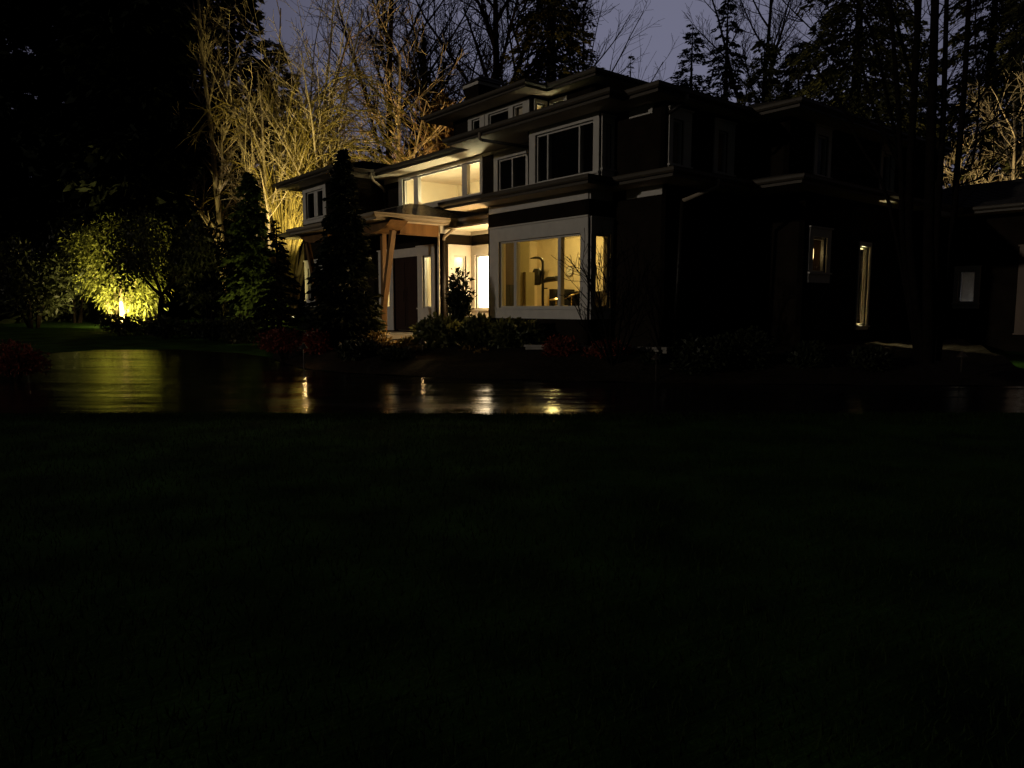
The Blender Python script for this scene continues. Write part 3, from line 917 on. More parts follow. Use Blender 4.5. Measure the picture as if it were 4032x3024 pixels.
def shrub(loc, rx, ry, rz, label, n=2500, size=.09, m='leaf', seed=1, group=None, name='shrub', hang=0.0, lumps=7, stems=6, cat='shrub', base=0.0, bark='barkdark', aspect=.5, shell=.45):
    rs = np.random.RandomState(seed)
    t = thing(name, loc, label, cat, group)
    lc = unit(rs.normal(0, 1, (lumps, 3))) * rs.uniform(.2, .6, (lumps, 1))
    lc[0] = 0
    lr = rs.uniform(.38, .62, lumps); lr[0] = .72
    pick = rs.choice(lumps, n, p=(lr ** 2 / np.sum(lr ** 2)))
    d = unit(rs.normal(0, 1, (n, 3)))
    P = lc[pick] + d * (lr[pick] * (shell + (1 - shell) * rs.uniform(0, 1, n) ** .5) * rs.uniform(.85, 1.12, n))[:, None]
    P *= np.array([rx, ry, rz])
    P[:, 2] += rz * .95 + base
    P[:, 2] = np.abs(P[:, 2])
    D = unit(d * .8 + rs.normal(0, .7, (n, 3)) + np.array([0, 0, .25 - hang * 2.2]))
    U = unit(np.cross(D, rs.normal(0, 1, D.shape)))
    L = size * rs.uniform(.55, 1.35, n)
    b_ = MB()
    for i in range(stems):
        a = rs.uniform(0, 6.28); k = rs.uniform(.2, .7)
        b_.tube([(.06 * rx * math.cos(a), .06 * ry * math.sin(a), -.12), (k * .5 * rx * math.cos(a + .3), k * .5 * ry * math.sin(a + .3), (rz + base) * .7), (k * rx * math.cos(a), k * ry * math.sin(a), (rz * 1.3 + base))],
                [.012 + .02 * rx, .01 + .012 * rx, .006], 5)
    b_.build('stem', M[bark], t)
    quads_mesh('foliage', cards(P, D, U, L, L * aspect * rs.uniform(.7, 1.2, n)), 4, M[m], t)
    return t


def branch_tree(rng, p0, d0, length, r0, levels, kids, spread, ratio, up, wander, out, lvl=0, start=.3, tipr=.25):
    nseg = max(3, int(6 - lvl))
    pts = [Vector(p0)]
    d = Vector(d0).normalized()
    rad = [r0]
    for i in range(nseg):
        d = (d + Vector((rng.gauss(0, wander), rng.gauss(0, wander), rng.gauss(0, wander) + up[min(lvl, len(up) - 1)] / nseg))).normalized()
        pts.append(pts[-1] + d * (length / nseg))
        rad.append(r0 * (1 - (1 - tipr) * (i + 1) / nseg))
    out.append((lvl, pts, rad))
    if lvl >= levels:
        return
    for k in range(kids[lvl]):
        f = start + (1 - start) * (k + rng.uniform(.1, .9)) / kids[lvl]
        x = f * nseg
        i = min(int(x), nseg - 1)
        p = pts[i].lerp(pts[i + 1], x - i)
        ax = (pts[i + 1] - pts[i]).normalized()
        side = Vector((rng.gauss(0, 1), rng.gauss(0, 1), rng.gauss(0, .6)))
        side = (side - ax * side.dot(ax)).normalized()
        sp_ = spread[min(lvl, len(spread) - 1)] * rng.uniform(.7, 1.25)
        nd = ax * math.cos(sp_) + side * math.sin(sp_)
        rr = rad[i] * .55
        branch_tree(rng, p, nd, length * ratio[min(lvl, len(ratio) - 1)] * rng.uniform(.65, 1.2) * (1.15 - .5 * f), max(rr, .004), levels, kids, spread, ratio, up, wander * 1.25, out, lvl + 1, .18, .3)


def bare_tree(loc, stems, label, m='barkgrey', seed=1, levels=3, kids=(9, 6, 5), spread=(.8, .7, .7), ratio=(.42, .45, .5), up=(.2, .35, .2, .1), wander=.06, group=None, name='bare_tree', mtwig=None, minr=.006, start=.3):
    rng = random.Random(seed)
    t = thing(name, loc, label, 'tree', group)
    out = []
    for (p, d, L, r) in stems:
        branch_tree(rng, p, d, L, r, levels, kids, spread, ratio, up, wander, out, 0, start)
    a, b = MB(), MB()
    for lvl, pts, rad in out:
        if lvl == 0:
            a.tube(pts, rad, 8, False)
        else:
            b.tube(pts, [max(x, minr) for x in rad], 5 if lvl == 1 else 3, False)
    a.build('trunk', M[m], t, True)
    b.build('branches', M[mtwig or m], t)
    return t


# ------------------------------------------------------------------ left side: dark conifers
for i, (x, Y, h, r, lab) in enumerate((
        (60, 38, 25, 5.0, 'towering black conifer at the far left edge of the grove'),
        (230, 41, 27, 5.2, 'towering black conifer second from the left edge of the grove'),
        (430, 39, 26, 4.8, 'towering black conifer rising straight above the floodlit willow'),
        (600, 42, 28, 5.0, 'towering black conifer behind the small dark maple'),
        (740, 40, 25, 3.6, 'towering black conifer just left of the tall lit birch'))):
    conifer(gat(x, Y), h, r, lab, nb=330, per=60, seed=20 + i, sprig=.95, droop=.35, low=.02, group='dark conifers of the left grove', name='tall_conifer', power=.6)

conifer(gat(955, 45), 25, 3.0, 'black conifer filling the gap behind the tall pale birch', nb=260, per=60, seed=27, sprig=.8, droop=.35, group='dark conifers of the left grove', name='tall_conifer', power=.6)
conifer(gat(1110, 47), 17, 3.2, 'shorter black conifer behind the floodlit multi stemmed clump', nb=230, per=60, seed=28, sprig=.8, droop=.35, group='dark conifers of the left grove', name='tall_conifer', power=.6)
conifer(gat(575, 32.6), 27, 2.35, 'black columnar conifer hanging over the floodlit willow, nearest of the left grove', nb=420, per=70, seed=29, sprig=.7, droop=.5, low=.17, group='dark conifers of the left grove', name='tall_conifer', power=.35, ragged=.4)
# floodlit willow
wl = gat(470, 31)
shrub(wl, 2.6, 1.8, 2.6, 'weeping yellow green willow lit from below by a garden floodlight', n=15000, size=.19, m='leafbright', seed=4, hang=.55, lumps=12, stems=9, cat='tree', bark='barkpale', name='weeping_willow', base=.1, aspect=.28, shell=.3)
b_ = MB(); b_.tube([(.60, -1.0, -.2), (.62, -.98, .5), (.56, -.9, 1.0), (.3, -.4, 1.8)], [.10, .09, .08, .05], 10); b_.build('trunk', M['barkpale'], bpy.data.objects['weeping_willow'])
# dark laurels around it
for i, (x, Y, rx, rz, lab) in enumerate(((130, 30, 2.2, 1.9, 'dark laurel at the left of the floodlit willow'), (300, 33.5, 2.4, 2.9, 'dark laurel behind the left side of the floodlit willow'), (815, 30.5, 2.0, 2.6, 'dark laurel between small maple and lit fir'))):
    shrub(gat(x, Y), rx, rx * .8, rz, lab, n=3500, size=.22, m='leafdark', seed=40 + i, group='dark laurels of the left grove', name='laurel')
for i, (x, Y, rx, rz, lab) in enumerate(((470, 26.0, .95, .42, 'low dark bush right in front of the floodlit willow'), (650, 24.8, 1.0, .40, 'low dark bush at the foot of the small maple'), (830, 23.8, 1.1, .38, 'low dark bush right of the small maple'), (945, 23, .8, .45, 'low dark bush at the foot of the lit fir'))):
    shrub(gat(x, Y), rx, rx * .7, rz, lab, n=1800, size=.11, m='leafdark', seed=50 + i, group='low bushes along the far drive edge', name='low_bush')

# small silhouetted maple
mp_ = gat(625, 27.5)
rngm = random.Random(8)
mt = thing('small_maple', mp_, 'small dark spreading maple standing in front of the floodlit willow', 'tree')
out = []
branch_tree(rngm, (0, 0, -.1), (.0, 0, 1), 1.5, .115, 0, (0,), (1,), (1,), (0,), .03, out, 0, .3, .8)
for d, L, r in (((-.85, 0, .75), 2.2, .06), ((.75, .2, .8), 2.0, .055), ((-.2, -.3, 1), 2.3, .06), ((.25, .5, 1), 2.2, .05), ((-.55, .4, .9), 2.2, .05)):
    branch_tree(rngm, out[0][1][-1], d, L, r, 2, (6, 5), (.8, .8), (.5, .5), (.1, .0, -.1), .09, out, 0, .25)
a_, bb_ = MB(), MB()
for lvl, pts, rad in out:
    (a_ if lvl == 0 else bb_).tube(pts, rad, 7 if lvl == 0 else 4, False)
a_.build('trunk', M['barkdark'], mt, True); bb_.build('branches', M['barkdark'], mt)
rs = np.random.RandomState(9)
n = 3600
ends = np.array([tuple(p) for lvl, pts, rad in out if lvl > 0 for p in pts[1:]])
P = ends[rs.randint(0, len(ends), n)] + rs.normal(0, .2, (n, 3)) + np.array([0, 0, .2])
D = unit(rs.normal(0, .6, (n, 3)) + np.array([0, 0, -.9])); U = unit(np.cross(D, rs.normal(0, 1, D.shape))); L = rs.uniform(.10, .24, n)
quads_mesh('crown', cards(P, D, U, L, L * .45), 4, M['leafdark'], mt)

# tall pale birch and the floodlit multi-stem clump
p = gat(905, 33.5)
bare_tree(p, [((0, 0, -.2), (-.01, 0, 1), 18, .16), ((-.3, .2, -.2), (-.03, 0, 1), 15, .09)], 'tall slim pale birch left of the arching floodlit clump', 'barkpale', 11, 3, (14, 8, 6), (.65, .7, .7), (.2, .42, .5), (.02, .3, .2, .1), .035, name='birch', start=.15, minr=.008)
p = gat(1105, 34)
rngc = random.Random(2)
stems = []
for i in range(13):
    a = rngc.uniform(0, 6.28)
    stems.append(((.45 * math.cos(a), .45 * math.sin(a), -.2), (.16 * math.cos(a) + .06, .10 * math.sin(a), 1), rngc.uniform(9, 15.5), rngc.uniform(.06, .15)))
bare_tree(p, stems, 'broad multi stemmed pale tree clump floodlit from its base', 'barkpale', 12, 3, (8, 6, 4), (.75, .8, .75), (.36, .42, .5), (.05, .22, .1, .0), .045, name='multi_stem_tree', mtwig='barkpale', minr=.0085)
# arching mossy shrub
ar = thing('arching_hazel', gat(1130, 33.2), 'mossy yellow hazel with long arching floodlit rods spreading over the left roof', 'tree')
a_, b_ = MB(), MB()
for i in range(95):
    s = rngc.uniform(.35, 1.0)
    reach = rngc.uniform(1.5, 7.4) * (1 if rngc.random() < .82 else -.6)
    hgt = rngc.uniform(6.0, 12.5)
    dy = rngc.uniform(-2.2, 2.2)
    pts = []
    for k in range(9):
        u = k / 8
        pts.append(Vector((rngc.gauss(0, .04) + reach * u ** 1.7, dy * u ** 1.5 + rngc.gauss(0, .04), hgt * (2.4 * u - 1.5 * u * u) - abs(reach) * .42 * u ** 4)))
    r = rngc.uniform(.03, .065)
    a_.tube(pts, [r * (1 - .75 * k / 8) for k in range(9)], 5, False)
    for j in range(14):
        f = rngc.uniform(.3, .97) * 8
        k = min(int(f), 7)
        q = pts[k].lerp(pts[k + 1], f - k)
        ax = (pts[k + 1] - pts[k]).normalized()
        dd = (ax * .8 + Vector((rngc.gauss(0, .6), rngc.gauss(0, .6), rngc.gauss(.15, .5)))).normalized()
        l = rngc.uniform(.5, 1.6)
        q2 = q + dd * l * .5
        dd2 = (dd + Vector((rngc.gauss(0, .3), rngc.gauss(0, .3), -.25))).normalized()
        b_.tube([q, q2, q2 + dd2 * l * .5], [.016, .012, .008], 3, False)
a_.build('trunk', M['barkmoss'], ar, True)
b_.build('branches', M['barkmoss'], ar)

# green lit fir and silhouettes next to the left wing
conifer(gat(1000, 28.8), 6.2, 1.05, 'green fir lit along its right side left of the house', nb=330, per=110, m='need', bark='barkdark', seed=31, sprig=.24, droop=.5, name='fir', power=.6, ragged=.75)
conifer(gat(1098, 25), 4.0, .78, 'slim black spruce against the floodlit rods at the left corner of the house', nb=190, per=40, m='needdark', seed=32, sprig=.22, droop=.25, name='spruce', ragged=.7)
conifer(gat(1365, 18.6) + Vector((0, 0, .1)), 5.15, 0.80, 'tall narrow dark spruce in front of the left wing and porch', nb=800, per=40, m='leafdark', seed=33, sprig=.20, droop=.35, name='spruce', power=.75, ragged=.75)

# ------------------------------------------------------------------ trees behind the house
bare_tree(gat(1545, 36), [((0, 0, -.2), (.05, 0, 1), 12.5, .17)], 'pale bare tree lit from below behind the left roof', 'barkpale', 41, 3, (15, 7, 5), (.85, .7, .7), (.42, .45, .5), (.05, .3, .2, .1), .05, minr=.013)
bare_tree(gat(1535, 46), [((0, 0, -.2), (.0, 0, 1), 22, .30)], 'tall dark bare tree with fanned twigs at the left of the sky', 'barkdark', 42, 3, (19, 10, 10), (.65, .6, .7), (.42, .45, .45), (.02, .4, .3, .1), .03, minr=.009)
bare_tree(gat(1700, 49), [((0, 0, -.2), (.03, 0, 1), 19, .32), ((.3, 0, 1), (.3, .1, 1), 14, .2)], 'dense dark bare tree between the two tall ones above the chimney', 'barkdark', 48, 3, (17, 10, 10), (.75, .7, .7), (.42, .45, .45), (.0, .3, .2, .1), .04, minr=.013)
bare_tree(gat(1885, 44), [((0, 0, -.2), (.0, 0, 1), 20, .42), ((0, 0, 7.5), (.45, .1, 1), 13, .22), ((0, 0, 6.5), (-.4, .2, 1), 12, .2)], 'massive dark bare oak with a thick trunk behind the chimney', 'barkdark', 43, 3, (14, 10, 10), (.8, .7, .7), (.45, .45, .45), (.0, .3, .2, .1), .05, minr=.012)
conifer(gat(2165, 43), 27, 4.2, 'dense ivy green conifer against the sky behind the top roof', nb=620, per=150, m='needol', seed=34, sprig=.34, droop=.5, name='cedar', power=.7, ragged=.35)
bare_tree(gat(2260, 45), [((0, 0, -.2), (.08, 0, 1), 19, .2)], 'thin bare tree leaning right of the ivy green conifer', 'barkdark', 44, 3, (12, 7, 6), (.6, .6, .7), (.42, .45, .45), (.02, .35, .2, .1), .04, minr=.009)
conifer(gat(2468, 70), 24.0, 1.5, 'tiny distant spruce tip above the roof ridge', nb=110, per=20, seed=35, sprig=.6, name='spruce')
bare_tree(gat(2530, 66), [((0, 0, -.2), (.0, 0, 1), 19, .12)], 'faint distant bare treetop right of the tiny spruce tip', 'barkdark', 49, 3, (10, 6, 5), (.5, .6, .7), (.25, .45, .45), (.02, .35, .2, .1), .03, minr=.010, start=.6)
conifer(gat(2700, 46), 17.6, 4.0, 'short dark spruce standing alone against the sky', nb=300, per=80, seed=36, sprig=.4, droop=.3, name='spruce')
conifer(gat(2832, 45), 19.4, 3.2, 'taller pointed dark spruce beside the short one', nb=300, per=80, seed=37, sprig=.4, droop=.45, name='spruce', ragged=.55)
bare_tree(gat(2985, 47), [((0, 0, -.2), (.0, 0, 1), 23, .26), ((.1, 0, 6), (-.13, 0, 1), 15, .16), ((.1, 0, 7), (.3, .1, 1), 14, .14)], 'bare tree with fine spreading twigs right of the open sky', 'barkdark', 45, 3, (15, 10, 10), (.65, .6, .7), (.25, .45, .45), (.02, .35, .25, .1), .035, minr=.009)
conifer(gat(2975, 41), 15.0, 2.9, 'olive cedar at the foot of the fine twigged bare tree', nb=260, per=90, m='needol', seed=38, sprig=.4, droop=.4, name='cedar', power=.55)
conifer(gat(3110, 42), 15.2, 2.7, 'dark cedar right of the olive cedar', nb=260, per=90, m='needdark', seed=39, sprig=.4, droop=.4, name='cedar', power=.55)
conifer(gat(3330, 36), 22, 4.4, 'big drooping dark hemlock left of the black alder stems', nb=400, per=170, m='needol', seed=61, sprig=.36, droop=.6, name='hemlock', power=.6, ragged=.45)
conifer(gat(3560, 44), 17, 3.3, 'dark hemlock behind the black alder stems', nb=300, per=130, m='needol', seed=62, sprig=.36, droop=.5, name='hemlock', power=.6)
conifer(gat(3840, 42), 24, 4.2, 'tall dim hemlock above the floodlit maple', nb=340, per=150, m='needol', seed=63, sprig=.36, droop=.55, name='hemlock', power=.55)
conifer(gat(4060, 38), 22, 4.4, 'tall dark hemlock at the right edge', nb=340, per=150, m='needol', seed=64, sprig=.36, droop=.55, name='hemlock', power=.55)
bare_tree(gat(3965, 36), [((0, 0, -.2), (-.02, 0, 1), 10.5, .14), ((.25, 0, -.2), (.07, 0, 1), 9, .1), ((-.5, .2, -.2), (-.2, 0, 1), 8, .08)], 'floodlit pale maple with many forks above the garage roof', 'barkpale', 46, 3, (14, 7, 5), (.9, .7, .7), (.4, .45, .5), (.0, .25, .1, .0), .05, minr=.012)
shrub(gat(3985, 37.5), 2.6, 1.6, 3.7, 'warm floodlit leafy screen behind the pale maple', n=5200, size=.3, m='leaforange', seed=66, lumps=10, cat='tree', name='beech', base=.4, bark='barkorange')
shrub(gat(3700, 38), 1.6, 1.3, 2.6, 'dim green bush between alder stems above the roof', n=2200, size=.3, m='needol', seed=67, lumps=8, name='yew', base=1.2)
# orange lit tree over the roof
ot = gat(1735, 37)
bare_tree(ot, [((0, 0, -.2), (.0, 0, 1), 9.8, .12), ((.3, 0, -.2), (.12, 0, 1), 8.5, .09), ((-.3, 0, -.2), (-.12, 0, 1), 8, .09)], 'orange lit forked tree behind the left end of the top roof', 'barkorange', 47, 3, (11, 6, 5), (.7, .7, .7), (.35, .45, .5), (.0, .3, .2, .1), .05, minr=.012)
shrub(gat(1750, 38), 1.3, 1.2, 3.4, 'orange lit beech hedge holding dry leaves behind the top roof', n=6500, size=.22, m='leaforange', seed=68, lumps=12, cat='tree', name='beech', bark='barkorange', base=5.2)
for i, (x, Y, rx, rz, lab) in enumerate(((1285, 45, 3.4, 6.2, 'tall dark thicket behind the arching hazel'), (1450, 46, 3.2, 5.6, 'tall dark thicket behind the pale lit tree'), (1640, 47, 2.6, 6.0, 'tall dark thicket left of the orange lit beech'))):
    shrub(gat(x, Y), rx, 1.8, rz, lab, n=7000, size=.34, m='needdark', seed=170 + i, lumps=14, group='tall dark thickets behind the left wing', name='thicket', cat='shrub')
# low dim woodland fill behind left roof
for i, (x, Y, rx, rz, lab) in enumerate(((1280, 40, 3.0, 3.0, 'dim bush behind the arching hazel'), (1480, 42, 3.0, 3.0, 'dim bush behind the pale lit tree'), (1010, 37, 2.8, 4.2, 'dim evergreen behind the birch'), (1180, 39, 2.8, 4.6, 'dim evergreen behind the multi stemmed clump'))):
    shrub(gat(x, Y), rx, 1.6, rz, lab, n=4200, size=.3, m='needol', seed=70 + i, lumps=9, group='dim bushes behind the left wing', name='bush')

# ------------------------------------------------------------------ foreground black alder clump on the right
al = thing('black_alder', gat(3650, 13), 'black multi stemmed alder silhouetted in front of the right wing', 'tree')
A0 = Vector(al.location)
a_, b_ = MB(), MB()
rnga = random.Random(77)
stem_px = [
    (13.0, [(3625, 1420), (3560, 1000), (3549, 707), (3535, 390), (3515, 140), (3500, -60)], .055),
    (12.8, [(3640, 1420), (3585, 1000), (3582, 700), (3600, 350), (3618, 0), (3622, -120)], .075),
    (13.2, [(3625, 1420), (3570, 1050), (3592, 700), (3602, 400), (3606, 100), (3600, -120)], .04),
    (12.6, [(3655, 1430), (3655, 1000), (3664, 600), (3672, 330), (3682, 0), (3686, -160)], .095),
    (13.1, [(3670, 1420), (3690, 900), (3712, 500), (3722, 200), (3730, -100)], .06),
    (12.9, [(3690, 1420), (3752, 900), (3766, 700), (3795, 370), (3815, 0), (3818, -120)], .06),
    (12.7, [(3700, 1420), (3760, 760), (3830, 640), (3856, 360), (3840, 180), (3846, -60)], .022),
    (13.4, [(3610, 1420), (3500, 800), (3380, 560), (3320, 430), (3200, 250)], .035),
    (13.0, [(3570, 720), (3440, 420), (3380, 190), (3370, 120)], .028),
    (13.3, [(3540, 600), (3440, 150), (3380, 20), (3360, -80)], .03),
    (13.1, [(3590, 330), (3540, 120), (3480, -40)], .03),
    (12.8, [(3595, 500), (3620, 250), (3700, 60), (3760, -60)], .02),
    (13.0, [(3800, 460), (3900, 330), (4000, 200), (4100, 120)], .02),
    (12.9, [(3760, 740), (3900, 480), (4032, 440), (4140, 470)], .014),
    (12.9, [(3700, 560), (3860, 500), (4040, 440)], .012),
    (13.1, [(3770, 730), (3880, 690), (3960, 590), (4060, 520)], .016),
    (13.0, [(3580, 640), (3450, 500), (3330, 450), (3180, 400)], .013),
    (13.2, [(3520, 330), (3360, 280), (3200, 120), (3080, 0)], .016),
    (13.2, [(3500, 260), (3400, 70), (3340, -20)], .014),
]
for Y, px, r in stem_px:
    pts = [at(x, y, Y + rnga.uniform(-.08, .08)) - A0 for x, y in px]
    # resample smooth
    sm = []
    for i in range(len(pts) - 1):
        p0, p1, p2, p3 = pts[max(i - 1, 0)], pts[i], pts[i + 1], pts[min(i + 2, len(pts) - 1)]
        for k in range(4):
            u = k / 4
            sm.append(.5 * ((2 * p1) + (p2 - p0) * u + (2 * p0 - 5 * p1 + 4 * p2 - p3) * u * u + (3 * p1 - p0 - 3 * p2 + p3) * u ** 3))
    sm.append(pts[-1])
    n = len(sm)
    (a_ if r > .03 else b_).tube(sm, [r * (1 - .45 * i / n) for i in range(n)], 8 if r > .03 else 5, False)
    out = []
    for k in range(7 if r > .03 else 9):
        i = rnga.randint(n // 4, n - 2)
        ax = (sm[i + 1] - sm[i]).normalized()
        dd = Vector((rnga.choice((-1, 1)) * rnga.uniform(.4, 1), rnga.uniform(-.7, .7), rnga.uniform(-.05, .8)))
        branch_tree(rnga, sm[i], dd + ax * .4, rnga.uniform(.7, 1.9), .012, 2, (7, 4), (.7, .7), (.45, .5), (.15, .1, .0), .09, out, 1, .15)
    for lvl, pp, rad in out:
        b_.tube(pp, [max(x * .8, .0030) for x in rad], 4 if lvl == 1 else 3, False)
a_.build('trunk', M['barkdark'], al, True)
b_.build('branches', M['barkdark'], al)

# ------------------------------------------------------------------ shrubs in the bed
def bedp(x, Y, dz=0):
    p = gat(x, Y); p.z = bedz(p.x, Y) + dz - .03
    return p


shrub(bedp(1812, 18.9), 0.42, .36, 1.22, 'slim upright yew in front of the bright nook window', n=1900, size=.13, m='leafdark', seed=81, name='upright_yew', lumps=14, shell=.2, stems=5)
for i, (x, Y, rx, rz, n, lab) in enumerate((
        (1720, 18.0, .78, .44, 2000, 'rhododendron with lit lower leaves before the porch steps'),
        (1880, 17.8, .62, .44, 1700, 'rhododendron at the foot of the upright yew'),
        (2050, 17.2, .72, .46, 2200, 'clipped dark rhododendron under the left half of the bay window'))):
    shrub(bedp(x, Y), rx, rx * .75, rz, lab, n=n, size=.15, m='leaf', seed=90 + i, group='rhododendrons before the bay window', name='rhododendron', base=.12, lumps=9, shell=.35)
for i, (x, Y, rx, rz, m, lab) in enumerate((
        (2210, 15.9, .55, .40, 'leafred', 'dark reddish barberry under the middle of the bay window'),
        (2380, 15.5, .6, .40, 'leafred', 'dark reddish barberry under the bare shrub'),
        (1115, 17.8, .75, .40, 'leafred', 'dark reddish barberry left of the path light'),
        (1240, 17.5, .48, .36, 'leafred', 'small reddish barberry touching the path light'),
        (40, 14.5, .75, .45, 'leafred', 'dim red barberry at the left edge of the driveway'))):
    p = bedp(x, Y) if x > 1060 else gat(x, Y)
    shrub(p, rx, rx * .8, rz, lab, n=2400, size=.075, m=m, seed=100 + i, group='reddish barberries', name='barberry')
for i, (x, Y, rx, rz, lab) in enumerate((
        (1545, 18.3, .34, .16, 'low golden plant beside the porch step'), (1605, 18.2, .36, .21, 'low golden plant right of the porch step'), (1480, 18.2, .5, .34, 'golden green plant at the foot of the porch post'),
        (1640, 17.9, .3, .12, 'flat golden plant in front of the step'), (1905, 17.0, .28, .16, 'small golden plant near the garden wall end'), (1840, 17.3, .3, .16, 'small golden plant below the upright yew'))):
    shrub(bedp(x, Y), rx, rx * .8, rz, lab, n=900, size=.085, m='leafgold', seed=120 + i, group='low golden plants in the bed', name='golden_plant')
for i, (x, Y, rx, rz, lab) in enumerate(((2760, 14.6, .8, .5, 'large dark viburnum right of the path light'), (2960, 14.9, .75, .55, 'large dark viburnum before the small candle lit window'), (3180, 15.0, .6, .36, 'low dark viburnum left of the tall lit slit window'), (3420, 15.0, .6, .34, 'low dark viburnum under the tall lit slit window'), (2570, 15.0, .4, .26, 'small dark viburnum behind the pale garden wall'), (1400, 16.8, .6, .3, 'low dark viburnum at the foot of the tall spruce'), (1560, 16.6, .55, .22, 'low dark viburnum before the golden plants'))):
    shrub(bedp(x, Y), rx, rx * .8, rz, lab, n=1800, size=.10, m='leafdark', seed=130 + i, group='dark viburnums in the bed', name='viburnum')
# bare twiggy shrub at the corner of the bay
p = bedp(2422, 14.9)
rngb = random.Random(21)
stems = [((rngb.gauss(0, .04), rngb.gauss(0, .04), -.05), (dx, rngb.uniform(-.25, .25), 1), L * 1.55, .027) for dx, L in ((-.36, 1.5), (-.28, 1.7), (-.28, 1.6), (-.1, 1.65), (.05, 1.55), (.2, 1.5), (-.45, 1.15), (.35, 1.2), (-.15, 1.3))]
t_ = bare_tree(p, stems, 'bare twiggy shrub silhouetted before the corner of the bay window', 'barkdark', 22, 2, (7, 4), (.55, .6), (.4, .5), (.35, .35, .2), .07, name='bare_shrub', minr=.006, start=.35)
t_['category'] = 'shrub'

# ------------------------------------------------------------------ path lights
def path_light(loc, label):
    t = thing('path_light', loc, label, 'path light', 'path lights along the driveway')
    b_ = MB(); b_.tube([(0, 0, -.1), (0, 0, .46)], .012, 8); b_.build('stake', M['bronze'], t)
    b_ = MB(); b_.lathe((0, 0, .44), [(.105, 0), (.105, .012), (.06, .06), (.022, .10), (.018, .13)], 18); b_.build('lamp_cap', M['bronze'], t)
    return t


def bulb(loc, p):
    lamp('POINT', Vector(loc) + Vector((0, 0, .425)), p, (1.0, .62, .25), .02, name='path_light_bulb')


pl = path_light(bedp(1190, 16.3, -.02), 'bronze path light with a lit stake among the reddish barberries')
for x, Y, lab in ((1662, 16.9, 'bronze path light silhouetted before the golden plants'), (2588, 14.2, 'bronze path light by the right end of the pale garden wall'), (3800, 14.6, 'bronze path light in the dark at the right'), (95, 15.2, 'bronze path light beside the dim red barberry at the left')):
    c = copy_tree(pl)
    c.location = bedp(x, Y) if x > 1000 else gat(x, Y)
    c['label'] = lab
    if x == 1662:
        bulb(c.location, 1.0)
    if x == 95:
        bulb(c.location, 1.2)
bulb(pl.location, 4.0)


# ------------------------------------------------------------------ garden floodlights (fixture + lamp)
def flood(loc, aim, power, col, label, angle=95, rad=.06):
    loc = Vector(loc)
    d = (Vector(aim) - loc).normalized()
    t = thing('garden_floodlight', loc, label, 'floodlight', 'garden floodlights')
    b_ = MB(); b_.tube([(0, 0, -.25), (0, 0, 0)], .015, 6); b_.build('stake', M['black'], t)
    b_ = MB(); b_.lathe(d * .02, [(.03, 0), (.055, .05), (.065, .14)], 14, d); b_.build('housing', M['black'], t)
    b_ = MB(); b_.lathe(d * .163, [(.055, 0), (.05, .008)], 14, d); b_.build('lens', LENS, t)
    lamp('SPOT', loc + d * .2, power, col, rad, aim, angle, .5, 'floodlight_beam')


LENS = emat('lit_lens', (1, .85, .5), 6)
YG = (1.0, .80, .28)
flood(gat(492, 29.2) + Vector((0, 0, .25)), gat(475, 31) + Vector((0, 0, 1.5)), 1900, YG, 'small floodlight hidden at the foot of the willow', 125)
flood(gat(395, 28.9) + Vector((0, 0, .3)), gat(400, 31) + Vector((0, 0, 2.6)), 230, YG, 'added floodlight widening the willow glow to the left', 110)  # extra lamp added only to spread the willow glow wider
flood(gat(1010, 29.8) + Vector((0, 0, .3)), gat(1085, 34) + Vector((.5, 0, 11.0)), 3000, (1.0, .80, .44), 'floodlight aimed up into the multi stemmed clump', 60)
flood(gat(1150, 29.6) + Vector((0, 0, .3)), gat(1230, 33.5) + Vector((.8, 0, 9.5)), 3000, (1.0, .80, .26), 'floodlight under the arching hazel', 62)
flood(gat(1078, 25.5) + Vector((0, 0, .35)), gat(1015, 28.6) + Vector((0, 0, 2.9)), 300, (1.0, .84, .26), 'floodlight at the right foot of the lit fir', 100)
flood(gat(1590, 33.5) + Vector((0, 0, .3)), gat(1560, 36) + Vector((0, 0, 8)), 380, (1.0, .86, .68), 'floodlight below the pale bare tree', 70)
flood(gat(1735, 34.6) + Vector((0, 0, .3)), gat(1740, 37) + Vector((0, 0, 7.5)), 5200, (1.0, .60, .20), 'floodlight below the orange lit tree', 70)
flood(bedp(1672, 18.9, .12), bedp(1470, 18.3, .75), 75, (1.0, .60, .20), 'small floodlight among the golden plants by the porch step', 125, .03)
flood(gat(3950, 33.5) + Vector((0, 0, .3)), gat(3965, 36) + Vector((0, 0, 6)), 4200, (1.0, .77, .38), 'floodlight below the pale maple at the right', 85)
flood(gat(3330, 31) + Vector((0, 0, .3)), gat(3330, 36) + Vector((0, 0, 10)), 2600, (1.0, .80, .40), 'floodlight under the big drooping hemlock', 80)

# ------------------------------------------------------------------ sky and moonlight
W = bpy.data.worlds.new('World')
S.world = W
W.use_nodes = True
nt = W.node_tree
bg = nt.nodes['Background']
sky = nt.nodes.new('ShaderNodeTexSky')
sky.sky_type = 'NISHITA'
sky.sun_disc = False
sky.sun_elevation = R(-4.0)
sky.sun_rotation = R(-20)
tc = nt.nodes.new('ShaderNodeTexCoord')
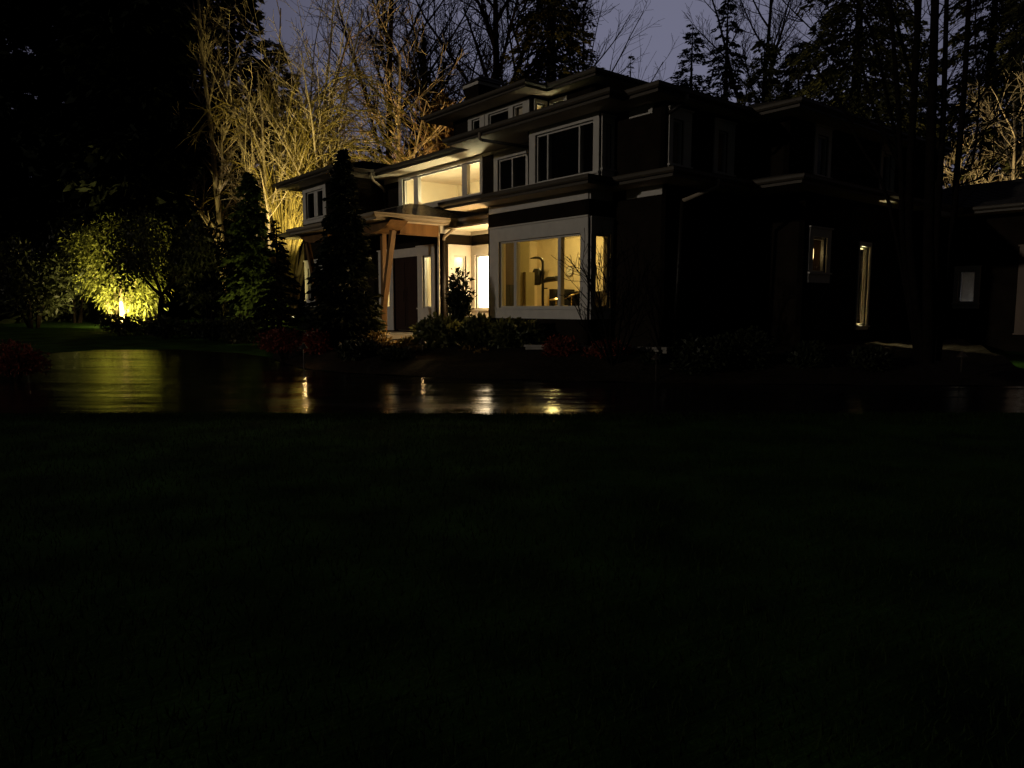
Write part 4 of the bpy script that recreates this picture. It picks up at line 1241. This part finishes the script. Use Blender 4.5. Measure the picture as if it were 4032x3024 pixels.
# town glow: brightest low in the north, dark overhead and behind
dp = nt.nodes.new('ShaderNodeVectorMath'); dp.operation = 'DOT_PRODUCT'
dp.inputs[1].default_value = Vector((.16, .95, .26)).normalized()
nt.links.new(tc.outputs['Generated'], dp.inputs[0])
rp = nt.nodes.new('ShaderNodeValToRGB')
rp.color_ramp.elements[0].position = 0.30; rp.color_ramp.elements[0].color = (.006, .006, .0065, 1)
rp.color_ramp.elements[1].position = 1.0; rp.color_ramp.elements[1].color = (.15, .152, .222, 1)
e = rp.color_ramp.elements.new(.86); e.color = (.064, .063, .095, 1)
nt.links.new(dp.outputs['Value'], rp.inputs['Fac'])
ad = nt.nodes.new('ShaderNodeMix'); ad.data_type = 'RGBA'; ad.blend_type = 'ADD'
ad.inputs['Factor'].default_value = 0.01
nt.links.new(rp.outputs['Color'], ad.inputs['A'])
nt.links.new(sky.outputs['Color'], ad.inputs['B'])
nt.links.new(ad.outputs['Result'], bg.inputs['Color'])
bg.inputs['Strength'].default_value = 1.0

sun = bpy.data.lights.new('moonlight', 'SUN')
sun.energy = 0.29
sun.angle = R(1.0)
sun.color = (1.0, .89, .74)
so_ = bpy.data.objects.new('moonlight', sun)
COL.objects.link(so_)
so_.rotation_euler = Vector((.86, .50, -.16)).to_track_quat('-Z', 'Y').to_euler()

# ------------------------------------------------------------------ camera + render
cam = bpy.data.cameras.new('camera')
cam.sensor_width = 36
cam.lens = 36 * FPX / 4032
cam.clip_end = 500
co = bpy.data.objects.new('camera', cam)
COL.objects.link(co)
co.location = (0, 0, EZ)
co.rotation_euler = (R(90) - PITCH, 0, 0)
S.camera = co
S.view_settings.view_transform = 'Standard'
S.view_settings.look = 'None'
S.cycles.max_bounces = 8
S.cycles.diffuse_bounces = 4
S.cycles.glossy_bounces = 3
S.cycles.transmission_bounces = 4
S.cycles.transparent_max_bounces = 12
S.cycles.sample_clamp_indirect = 3.0
S.cycles.use_denoising = True
S.cycles.caustics_reflective = False
S.cycles.caustics_refractive = False
